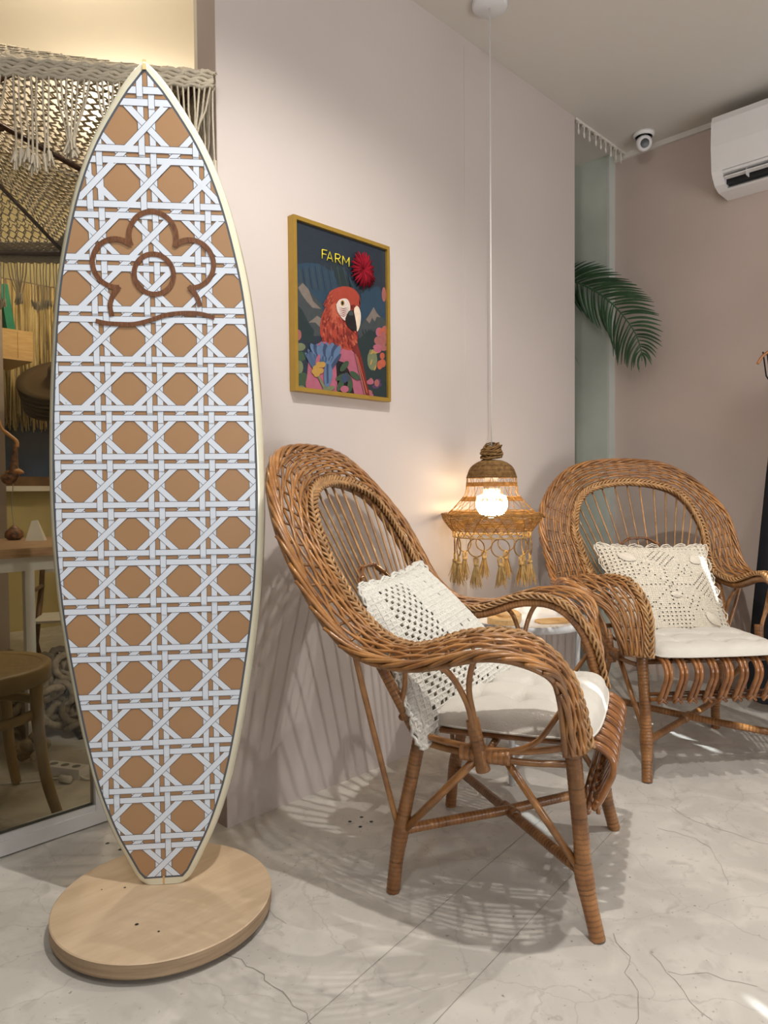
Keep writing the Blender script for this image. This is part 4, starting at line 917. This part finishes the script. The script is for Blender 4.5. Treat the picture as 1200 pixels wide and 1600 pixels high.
# ---------------------------------------------------------------- palm frond
pf_ = thing('palm_frond', 'arching green palm frond reaching out of the recess towards the back wall', 'plant', (3.34, 0, 0))
rach = cr([Vector(p) for p in ((0.095, 2.34, 1.72), (0.05, 2.18, 1.93), (0.02, 2.05, 2.02), (0.0, 1.973, 2.031), (0, 1.894, 2.009), (0, 1.772, 1.931), (0.0, 1.672, 1.834), (0.0, 1.585, 1.713), (0.01, 1.553, 1.617), (0.02, 1.551, 1.560))], 10)
q = MB(); q.tube(rach, [0.006*(1 - 0.8*i/len(rach)) + .001 for i in range(len(rach))], 6, tint=1.6); q.build('rachis', LEAF, pf_)
def blade(base, tip, wd, bow):
    q = MB(); base = Vector(base); tip = Vector(tip); d = tip-base; side = d.cross(Vector((1, 0, 0))).normalized(); vs = []; K = 7
    for k in range(K+1):
        f = k/K; c = base + d*f + side*bow*math.sin(PI*f) + Vector((-0.012*math.sin(PI*f), 0, 0)); w2 = wd*max(0.04, math.sin(PI*(0.12+0.86*f))**0.75)
        vs += [c - side*w2/2 + Vector((0.003, 0, 0)), c, c + side*w2/2 + Vector((0.003, 0, 0))]
    q.add(vs, [(3*k+m_, 3*k+m_+1, 3*k+m_+4, 3*k+m_+3) for k in range(K) for m_ in range(2)], 0, ru(.7, 1.35)); return q.build('leaflet', LEAF, pf_)
UP = [(1.877,2.111),(1.801,2.104),(1.744,2.065),(1.705,2.041),(1.644,1.992),(1.601,1.952),(1.564,1.924),(1.536,1.891),(1.512,1.861),(1.492,1.835),(1.479,1.786),(1.456,1.759),(1.448,1.712),(1.448,1.659),(1.456,1.618),(1.471,1.586),(1.491,1.549),(1.522,1.523)]
DN = [(1.895,1.934),(1.878,1.890),(1.865,1.854),(1.845,1.826),(1.824,1.799),(1.801,1.777),(1.778,1.755),(1.744,1.739),(1.718,1.724),(1.705,1.668),(1.693,1.612),(1.680,1.582),(1.666,1.552),(1.644,1.559),(1.626,1.541),(1.608,1.524),(1.585,1.541),(1.553,1.505)]
def dens(L_): 
    o = []
    if L_ is UP: L_ = L_
    for a, b in zip(L_, L_[1:]): o += [a, ((a[0]+b[0])/2, (a[1]+b[1])/2)]
    return o + [L_[-1]]
for Ls, bow in ((dens(UP), 0.012), (dens(DN), -0.008)):
    for k, (y, z) in enumerate(Ls):
        f = k/(len(Ls)-1); bi = int(len(rach)*(0.30 + 0.62*f)); bi = min(bi, len(rach)-3); blade(rach[bi], (ru(-.01, .03), y, z), 0.0125 if f < .8 else .0095, bow)
for k in range(8):
    bi = int(len(rach)*(0.04 + 0.03*k)); b = rach[bi]; blade(b, (b.x-.02, b.y+.03-.01*k, b.z+.16), .016, .01); blade(b, (b.x-.02, b.y-.02, b.z-.20), .016, -.01)
p2 = thing('palm_frond', 'second palm frond with only its leaflet tips showing past the wall edge', 'plant', (3.38, 0, 0))
q = MB(); r2 = cr([Vector(p) for p in ((0.055, 2.36, 1.62), (0.0, 2.2, 1.80), (0, 2.08, 1.82), (0, 2.0, 1.78))], 6); q.tube(r2, 0.004, 5); q.build('rachis', LEAF, p2)
for k in range(9):
    b = r2[min(len(r2)-1, 6+k)]; q = MB(); tip = Vector((0, 1.965 - .012*k + .03, 1.83 - k*.03)); d = tip-b; q.tube([b, b.lerp(tip, .5)+Vector((0, 0, .008)), tip], [.006, .007, .001], 4, flat=.3, tint=ru(.8, 1.2)); q.build('leaflet', LEAF, p2)
# ---------------------------------------------------------------- garment and rail at the right edge
rk = thing('garment_rail', 'slim steel garment rail fixed to the back wall beside the right-hand armchair', 'rail', (3.28, 0, 1.62))
q = MB(); q.tube([(0, 0.86, 0), (0, -0.3, 0)], 0.009, 8); q.build('bar', STEEL, rk)
for y in (0.80, -0.25): q = MB(); q.tube([(0, y, 0), (0.22, y, 0)], 0.008, 8); q.build('bracket', STEEL, rk)
hg = thing('clothes_hanger', 'amber wooden clothes hanger at the right edge of the photo', 'hanger', (3.28, 0.80, 0))
hd = Vector((-0.45, 0.893, 0)).normalized(); 
def hp(a, z): return (hd.x*a, hd.y*a, z)
q = MB(); q.tube(cr([hp(.20, 1.452), hp(.175, 1.488), hp(.12, 1.515), hp(0, 1.535), hp(-.12, 1.515), hp(-.20, 1.455)], 6), [0.010]*31, 8, flat=.6); q.build('hanger_arms', HANGW, hg)
q = MB(); q.tube([(0, 0, 1.53), (0, 0, 1.60)] + [(0.018*math.cos(a) - .018, 0, 1.60 + 0.018*math.sin(a)+.006) for a in (0, .6, 1.2, 1.8, 2.4, 3.0)], 0.002, 6); q.build('hook', STEEL, hg)
gm = thing('black_dress', 'long black strappy dress hanging from the wooden hanger at the right edge', 'clothing', (3.28, 0.80, 0))
q = MB(); n = 36; ZL = [(1.30, .10), (1.22, .12), (1.15, .15), (1.0, .165), (0.7, .19), (0.4, .215), (0.05, .235)]
vs = [(hd.x*w_*math.cos(2*PI*k/n)*(1+.04*math.sin(k*3)) - hd.y*.035*math.sin(2*PI*k/n)*(1+.4*math.sin(5*k)), hd.y*w_*math.cos(2*PI*k/n)*(1+.04*math.sin(k*3)) + hd.x*.035*math.sin(2*PI*k/n), z + .01*math.sin(k)) for z, w_ in ZL for k in range(n)]
q.add(vs, [(i*n+k, i*n+(k+1) % n, (i+1)*n+(k+1) % n, (i+1)*n+k) for i in range(len(ZL)-1) for k in range(n)]); q.build('dress_body', BLACKC, gm)
for s_ in (.18, .165, -.165): q = MB(); q.tube([hp(s_, 1.50), hp(s_*.93, 1.40), hp(s_*.6, 1.30), hp(s_*.5, 1.24)], 0.003, 5); q.build('strap', BLACKC, gm)
# ---------------------------------------------------------------- macrame parasol
A_ = Vector((1.050, 1.662, 2.05)); D_ = Vector((-0.355, 2.745, 2.05)); Bc = Vector((1.34, 3.38, 2.05)); E4 = Vector((0.20, 4.35, 2.05)); Cc = (A_ + D_ + Bc + E4)/4
APEX = Vector((Cc.x, Cc.y, 2.63))
pa = thing('macrame_parasol', 'large four-sided cream macrame parasol with dark wooden ribs and knotted fringe behind the surfboard', 'parasol', (Cc.x, Cc.y, 0))
def lc(p): return Vector((p.x - Cc.x, p.y - Cc.y, p.z))
corners = [A_, D_, E4, Bc]
def fac(c0, c1, f, g):   # f along the rim, g up to the apex
    rim = c0.lerp(c1, f) + Vector((0, 0, 0.035*math.sin(PI*f)*0)) ; p = rim.lerp(APEX, g); p = p + Vector((0, 0, -0.05*math.sin(PI*g)*(0.6+0.4*math.sin(PI*f)))); return lc(p)
random.seed(21)
for fi in range(4):
    c0, c1 = corners[fi], corners[(fi+1) % 4]; q = MB(); dense = fi in (0,)
    NR_ = 30; NC = 44
    for r_ in range(NR_+1):
        g = (r_/NR_)*0.97; n_ = max(3, int(NC*(1-g)))
        z_ = []
        for k in range(2*n_+1): z_.append(fac(c0, c1, k/(2*n_), min(.99, g + (0.5/NR_ if k % 2 else -0.2/NR_)*0.9)) + Vector((0, 0, ru(-.002, .002))))
        q.tube(z_, 0.0052 if r_ < 3 else 0.0040, 4, tint=ru(.9, 1.08), cap=False)
    for k in range(NC+1):
        f = k/NC; gmax = 0.98
        pts = []
        for r_ in range(0, 2*NR_+1):
            g = r_/(2*NR_)*gmax; w2 = (0.5-abs(f-.5))*2
            if g > 0 and g > w2: break
            ff = (f - 0.5*g)/(1-g) if g < 1 else .5
            pts.append(fac(c0, c1, min(1, max(0, ff + (0.25/NC/(1-g) if r_ % 2 else 0))), g))
        if len(pts) > 2: q.tube(pts, 0.0037, 4, tint=ru(.9, 1.05), cap=False)
    # knotted border band along the rim
    for b in range(11):
        P = [fac(c0, c1, k/120, max(0, (b-4)*0.011)) + Vector((0, 0, 0.0045*math.sin(k*2.1+b*1.3) - max(0, 4-b)*.009)) for k in range(121)]; q.tube(P, 0.0066, 4, tint=ru(.88, 1.08), cap=False)
    q.build('net_panel', MACR, pa, 'stuff')
    # fringe
    q = MB(); L_ = (c1-c0).length; n_ = int(L_/0.0145); len_ = 0.215 if fi in (0, 3) else 0.20
    gather = {}
    for k in range(n_):
        f = (k+.5)/n_; base = fac(c0, c1, f, 0) + Vector((0, 0, -.03)); grp = k//7; gx = (grp*7+3.5+.5)/n_; use = (grp % 3) != 1 if fi == 0 else (grp % 4 == 0)
        fend = f + (gx-f)*(0.86 if use else 0.12) + ru(-.002, .002); e = fac(c0, c1, min(1, max(0, fend)), 0) + Vector((0, 0, -.03)); ln = len_*(0.86 if use else 1)*ru(.94, 1.04)
        m1 = base.lerp(e, .25) + Vector((ru(-.004, .004), ru(-.004, .004), -ln*.4)); m2 = base.lerp(e, .8) + Vector((ru(-.004, .004), ru(-.004, .004), -ln*.75)); e2 = e + Vector((0, 0, -ln))
        q.tube([base, m1, m2, e2], 0.0030, 4, tint=ru(.9, 1.15), cap=False)
        for h in range(5):
            q.tube([e2 + Vector((0, 0, .012)), e2 + Vector((ru(-.013, .013), ru(-.013, .013), ru(-.035, -.012)))], [0.0060, 0.0026], 4, tint=ru(.95, 1.15), cap=False)
    q.build('fringe', MACR, pa, 'stuff')
HUB = lc(Vector((Cc.x, Cc.y, 2.20)))
for i, c in enumerate(corners + [(corners[k]+corners[(k+1) % 4])/2 for k in range(4)]):
    e = lc(c) + Vector((0, 0, -0.012)); ap = lc(APEX) + Vector((0, 0, -.03)); e = e.lerp(ap, 0.015)
    q = MB(); q.tube([ap, ap.lerp(e, .5) + Vector((0, 0, -.062)), e], 0.013, 4, flat=.8); rb = q.build('rib', MAHOG, pa)
    q = MB(); q.tube([HUB, ap.lerp(e, .52) + Vector((0, 0, -.066))], 0.011, 4, flat=.9); q.build('strut', MAHOG, rb)
for i in range(4):
    q = MB(); a, b = lc(corners[i])*1, lc(corners[(i+1) % 4])*1; a.x *= .97; a.y *= .97; b.x *= .97; b.y *= .97; q.tube([a + Vector((0, 0, -.005)), b + Vector((0, 0, -.005))], 0.012, 4); q.build('rim_bar', MAHOG, pa)
q = MB(); q.tube([(0, 0, 0.05), (0, 0, 2.66)], 0.022, 12); q.build('pole', MAHOG, pa)
q = MB(); q.lathe([(0, 0), (.2, 0), (.2, .05), (0, .05)], n=32); q.build('base', DARKP, pa)
q = MB(); q.lathe([(0, 2.16), (.045, 2.16), (.045, 2.24), (0, 2.24)], n=16); q.build('hub', MAHOG, pa)
# ---------------------------------------------------------------- bentwood chair behind the glass
bc = thing('bentwood_chair', 'olive bentwood chair with cane seat behind the glass partition', 'chair', (0.60, 2.285, 0))
q = MB(); q.lathe([(0, .442), (.12, .442), (.18, .440), (.197, .434)], n=48); q.build('seat', CANE, bc)
q = MB(); q.lathe([(.190, .438), (.206, .444), (.216, .438), (.216, .395), (.196, .395), (.190, .438)], n=56); q.build('seat_ring', OLIVE, bc)
for a in (-45, 45, 135, 225):
    ca, sa = math.cos(math.radians(a)), math.sin(math.radians(a))
    q = MB(); q.tube(cr([(.192*ca, .192*sa, .42), (.195*ca, .195*sa, .28), (.215*ca, .215*sa, .12), (.250*ca, .250*sa, 0.0)], 5), [0.018-.0035*k/15 for k in range(16)], 12); q.build('leg', OLIVE, bc)
q = MB(); R3 = 0.182; q.tube([(R3*math.cos(2*PI*k/48), R3*math.sin(2*PI*k/48), .305) for k in range(48)], 0.011, 8, closed=True, flat=1.4); q.build('stretcher_ring', OLIVE, bc)
q = MB(); q.tube(cr([(-.17, .13, .43), (-.22, .15, .62), (-.24, .10, .86), (-.25, 0, .92), (-.24, -.10, .86), (-.22, -.15, .62), (-.17, -.13, .43)], 8), .014, 10); q.build('bent_back', OLIVE, bc)
# ---------------------------------------------------------------- table behind
tt = thing('work_table', 'wooden-topped table on a white metal frame in the back room', 'table', (0, 0, 0))
q = MB(); q.box((0.68, 2.64, .718), (1.75, 3.30, .750)); q.build('tabletop', TABLEW, tt)
q = MB()
q.box((.71, 2.665, .668), (1.72, 2.695, .716)); q.box((.71, 3.24, .668), (1.72, 3.27, .716)); q.box((.71, 2.695, .668), (.74, 3.24, .716)); q.box((1.69, 2.695, .668), (1.72, 3.24, .716)); q.build('apron_frame', ALU, tt)
for x in (.885, 1.69):
    for y in (2.668, 3.24): q = MB(); q.box((x, y, 0), (x+.032, y+.030, .668)); q.build('leg', ALU, tt)
q = MB(); q.box((.889, 2.698, .0), (.913, 3.24, .03)); q.box((.917, 3.243, 0), (1.69, 3.267, .03)); q.build('bottom_rail', ALU, tt)
# ornaments on the table
orn = thing('bird_ornament', 'spotted gourd bird ornament with curved amber beak on a wire, standing on the back-room table', 'ornament', (1.013, 3.17, .750), math.radians(-45))
q = MB(); q.lathe([(0, 0), (.02, 0), (.036, .012), (.035, .032), (.020, .048), (.006, .060), (0, .062)], n=20); q.build('gourd_base', SPOTB, orn)
q = MB(); q.tube(cr([(0, 0, .058), (-.006, 0, .15), (.002, 0, .24)], 6), .0020, 6); q.build('wire', STEEL, orn)
q = MB(); q.tube(cr([(-.045, 0, .262), (-.02, 0, .255), (.003, 0, .268), (.008, 0, .31), (.012, 0, .36), (.016, 0, .405)], 4), [.010, .016, .022, .025, .027, .028, .028, .026, .024, .022, .020, .018, .016, .014, .013, .012, .011, .010, .009, .009, .009], 10); q.build('neck', SPOTB, orn)
q = MB(); q.tube(cr([(.020, 0, .385), (.018, 0, .410), (-.012, 0, .436), (-.04, 0, .462), (-.052, 0, .50)], 5), [.009]*6 + [.008]*8 + [.006]*7, 8); q.build('beak', ORNG, orn)
q = MB(); q.tube(cr([(.048, 0, .278), (.02, 0, .285), (-.03, 0, .282)], 4), [.002, .008, .013, .016, .018, .018, .014, .010, .004], 8, flat=.7); q.build('wing', ORNG, orn)
nk = thing('napkin_bag', 'small white paper bag standing on the back-room table', 'bag', (1.060, 3.06, .750), -0.6); nk.scale = (.75, .75, .95)
q = MB(); q.add([(-.045,-.03,0),(.05,-.03,0),(.05,.03,0),(-.045,.03,0),(-.018,-.004,.085),(.012,-.004,.088),(.012,.004,.088),(-.018,.004,.085)], [(0,3,2,1),(4,5,6,7),(0,1,5,4),(1,2,6,5),(2,3,7,6),(3,0,4,7)], 0, 1, False); q.build('paper', COTTON, nk)
# wall box shelf with book on the pillar, hats on a stand
bx = thing('wooden_box_shelf', 'light pine box shelf fixed beside the pillar in the back room', 'shelf', (1.345, 4.42, 1.70))
for a, b in (((0, -.10, 0), (.16, .30, .012)), ((0, -.10, .158), (.16, .30, .170)), ((0, -.10, .012), (.012, .30, .158)), ((.148, -.10, .012), (.16, .30, .158)), ((.012, -.10, .012), (.078, -.088, .158)), ((.080, -.10, .012), (.148, -.088, .158))):
    q = MB(); q.box(a, b); q.build('panel', PINE, bx)
bk = thing('green_book', 'tall emerald green book leaning on top of the pine box shelf', 'book', (1.392, 4.43, 1.87))
q = MB(); Mx = Matrix.Rotation(-.14, 4, 'Y'); q.box((-.002, -.05, .004), (0, .13, .26), M=Mx); q.box((.040, -.05, .004), (.042, .13, .26), M=Mx); q.box((-.002, -.052, .004), (.042, -.050, .26), M=Mx); q.build('cover', GREENB, bk)
q = MB(); q.box((0, -.049, .010), (.040, .125, .255), M=Mx); q.build('pages', TRIM, bk)
hs = thing('hat_stand', 'slim dark stand holding the stacked brown hats behind the surfboard', 'stand', (1.70, 4.17, 0))
q = MB(); q.lathe([(0, 0), (.13, 0), (.13, .015), (.015, .02), (.012, 1.50), (0, 1.50)], n=20); q.build('pole', MAHOG, hs)
ORD = ['lowest', 'second from the bottom', 'third from the bottom', 'third from the top', 'second from the top', 'topmost']
for k in range(6):
    ax = Vector((-0.40, -0.40, 0.82)) ; p = Vector((1.62, 4.09, 1.47)) + ax*0.024*k
    ht = thing('felt_hat', 'dark brown wide-brimmed hat, ' + ORD[k] + ' of the stack beside the straw blind', 'hat', p, 0, 'stacked brown felt hats')
    ht.rotation_euler = (math.radians(35), 0, math.radians(-45 + k*2))
    q = MB(); q.lathe([(0, .095-.0), (.05, .093), (.075, .075), (.085, .02), (.11, .004), (.20, .002), (.245, .008), (.246, -.001), (.20, -.007), (.11, -.006), (.080, .012), (.070, .068), (.045, .086), (0, .088)] if k == 5 else [(.10, .004), (.20, .002), (.245, .008), (.246, -.001), (.20, -.007), (.10, -.006), (.10, .004)], n=40); q.build('brim' if k < 5 else 'crown_and_brim', HATB, ht)
# folding chair, rug, power strip, rope pile
fc = thing('folding_chair', 'brown wooden folding armchair standing on the rug in the back room', 'chair', (1.44, 3.60, 0), math.radians(-30)); fc.scale = (.74, .74, .74)
def fb(nm, P, r, m_=FOLDW): q = MB(); q.tube(P, r, 4, flat=.7); return q.build(nm, m_, fc)
for x in (-.26, .26):
    fb('leg', [(x, -.22, 0), (x, .20, .62)], .019); fb('leg', [(x, .22, 0), (x, -.18, .45)], .019); fb('armrest', [(x, -.28, .63), (x, .22, .63)], .022); fb('foot_bar', [(x, -.26, .02), (x, .26, .02)], .018); fb('back_post', [(x, .20, .60), (x, .30, .95)], .017)
    fb('arm_post', [(x, -.20, .44), (x, -.20, .62)], .015)
q = MB(); q.box((-.25, -.18, .43), (.25, .18, .445)); q.build('seat', COTTON, fc); fb('crossbar', [(-.26, -.16, .16), (.26, -.16, .16)], .014); q = MB(); q.box((-.25, .245, .72), (.25, .26, .93)); q.build('backrest', COTTON, fc)
RUGM = mat('rug_weave', (0.36, 0.29, 0.22), .95, .05, .0, 45, (1, 1, 1), col2=(0.17, 0.13, 0.10), bump=.8, bscale=90)
rg = thing('woven_rug', 'flat-woven beige rug with dark edge and diamond ridges on the back-room floor', 'rug', (1.15, 2.98, 0), math.radians(78))
q = MB(); q.box((-.25, -1.2, 0), (1.3, 0, .008)); q.build('rug_field', RUGM, rg); q = MB(); q.box((-.265, -1.2, 0), (-.25, 0.014, .010)); q.box((-.25, 0.0, 0), (1.3, .014, .010)); q.build('dark_edge', DARKP, rg)
q = MB()
for k in range(20):
    for s_ in (1, -1):
        P = [(-.22 + .07*k + .035*s_*(1 if m_ % 2 else -1), -.05*m_ - .02, .010) for m_ in range(22)]; q.tube(P, .004, 4, tint=1.6)
q.build('ridge_pattern', RUGM, rg, 'stuff')
ps = thing('power_strip', 'white power strip lying on the back-room floor behind the bentwood chair', 'power strip', (.915, 2.42, 0), math.radians(-62))
q = MB(); q.box((-.075, -.024, 0), (.075, .024, .032)); q.build('strip_body', PLASTIC, ps)
for x in (-.045, 0, .045): q = MB(); q.lathe([(0, .033), (.014, .033)], (x, 0, 0), 12); q.build('socket', GREYP, ps)
q = MB(); q.tube([(.03, -.055, .012), (.07, -.06, .014)], .012, 8); q.build('plug', WHITEC, ps)
def cable(label, pts):
    q = MB(); q.tube(cr(pts, 8), .0032, 6); o = q.build('power_cable', WHITEC); prop(o, label, 'cable', None); return o
cable('white cable running left from the power strip past the bentwood chair leg', [(.35, 2.62, .004), (.60, 2.58, .004), (.78, 2.45, .004), (.87, 2.40, .004), (.91, 2.36, .012)])
cable('white cable looping right from the power strip towards the aluminium post', [(.93, 2.36, .012), (.95, 2.31, .004), (1.02, 2.30, .004), (1.15, 2.42, .004), (1.4, 2.5, .004)])
rp = thing('rope_basket_pile', 'heap of knotted natural rope and yarn loops stored under the back-room table', 'rope', (0.95, 2.93, 0))
random.seed(33); q = MB()
for k in range(120):
    c = Vector((ru(-.10, .20), ru(-.17, .2), ru(.05, .27))); r_ = ru(.028, .055); ax = Vector((ru(-1, 1), ru(-1, 1), ru(-1, 1))).normalized(); u = ax.orthogonal().normalized(); w2 = ax.cross(u)
    q.tube([c + (u*math.cos(2*PI*m_/10) + w2*math.sin(2*PI*m_/10))*r_ for m_ in range(10)], ru(.010, .016), 6, closed=True, tint=ru(.6, 1.4))
q.build('rope_loops', ROPE, rp, 'stuff')
q = MB()
for k in range(16): c = Vector((-.07 + ru(-.04, .04), -.33 + ru(-.07, .07), .03 + ru(0, .07))); q.tube([c + Vector((ru(-.015,.015), ru(-.015,.015), -.015)), c, c + Vector((ru(-.015,.015), ru(-.015,.015), .015))], [.014, .024, .014], 7, tint=ru(.8, 1.5))
q.build('pompoms', ROPE, rp, 'stuff')
print('TRIS', sum(len(m.polygons) for m in bpy.data.meshes))
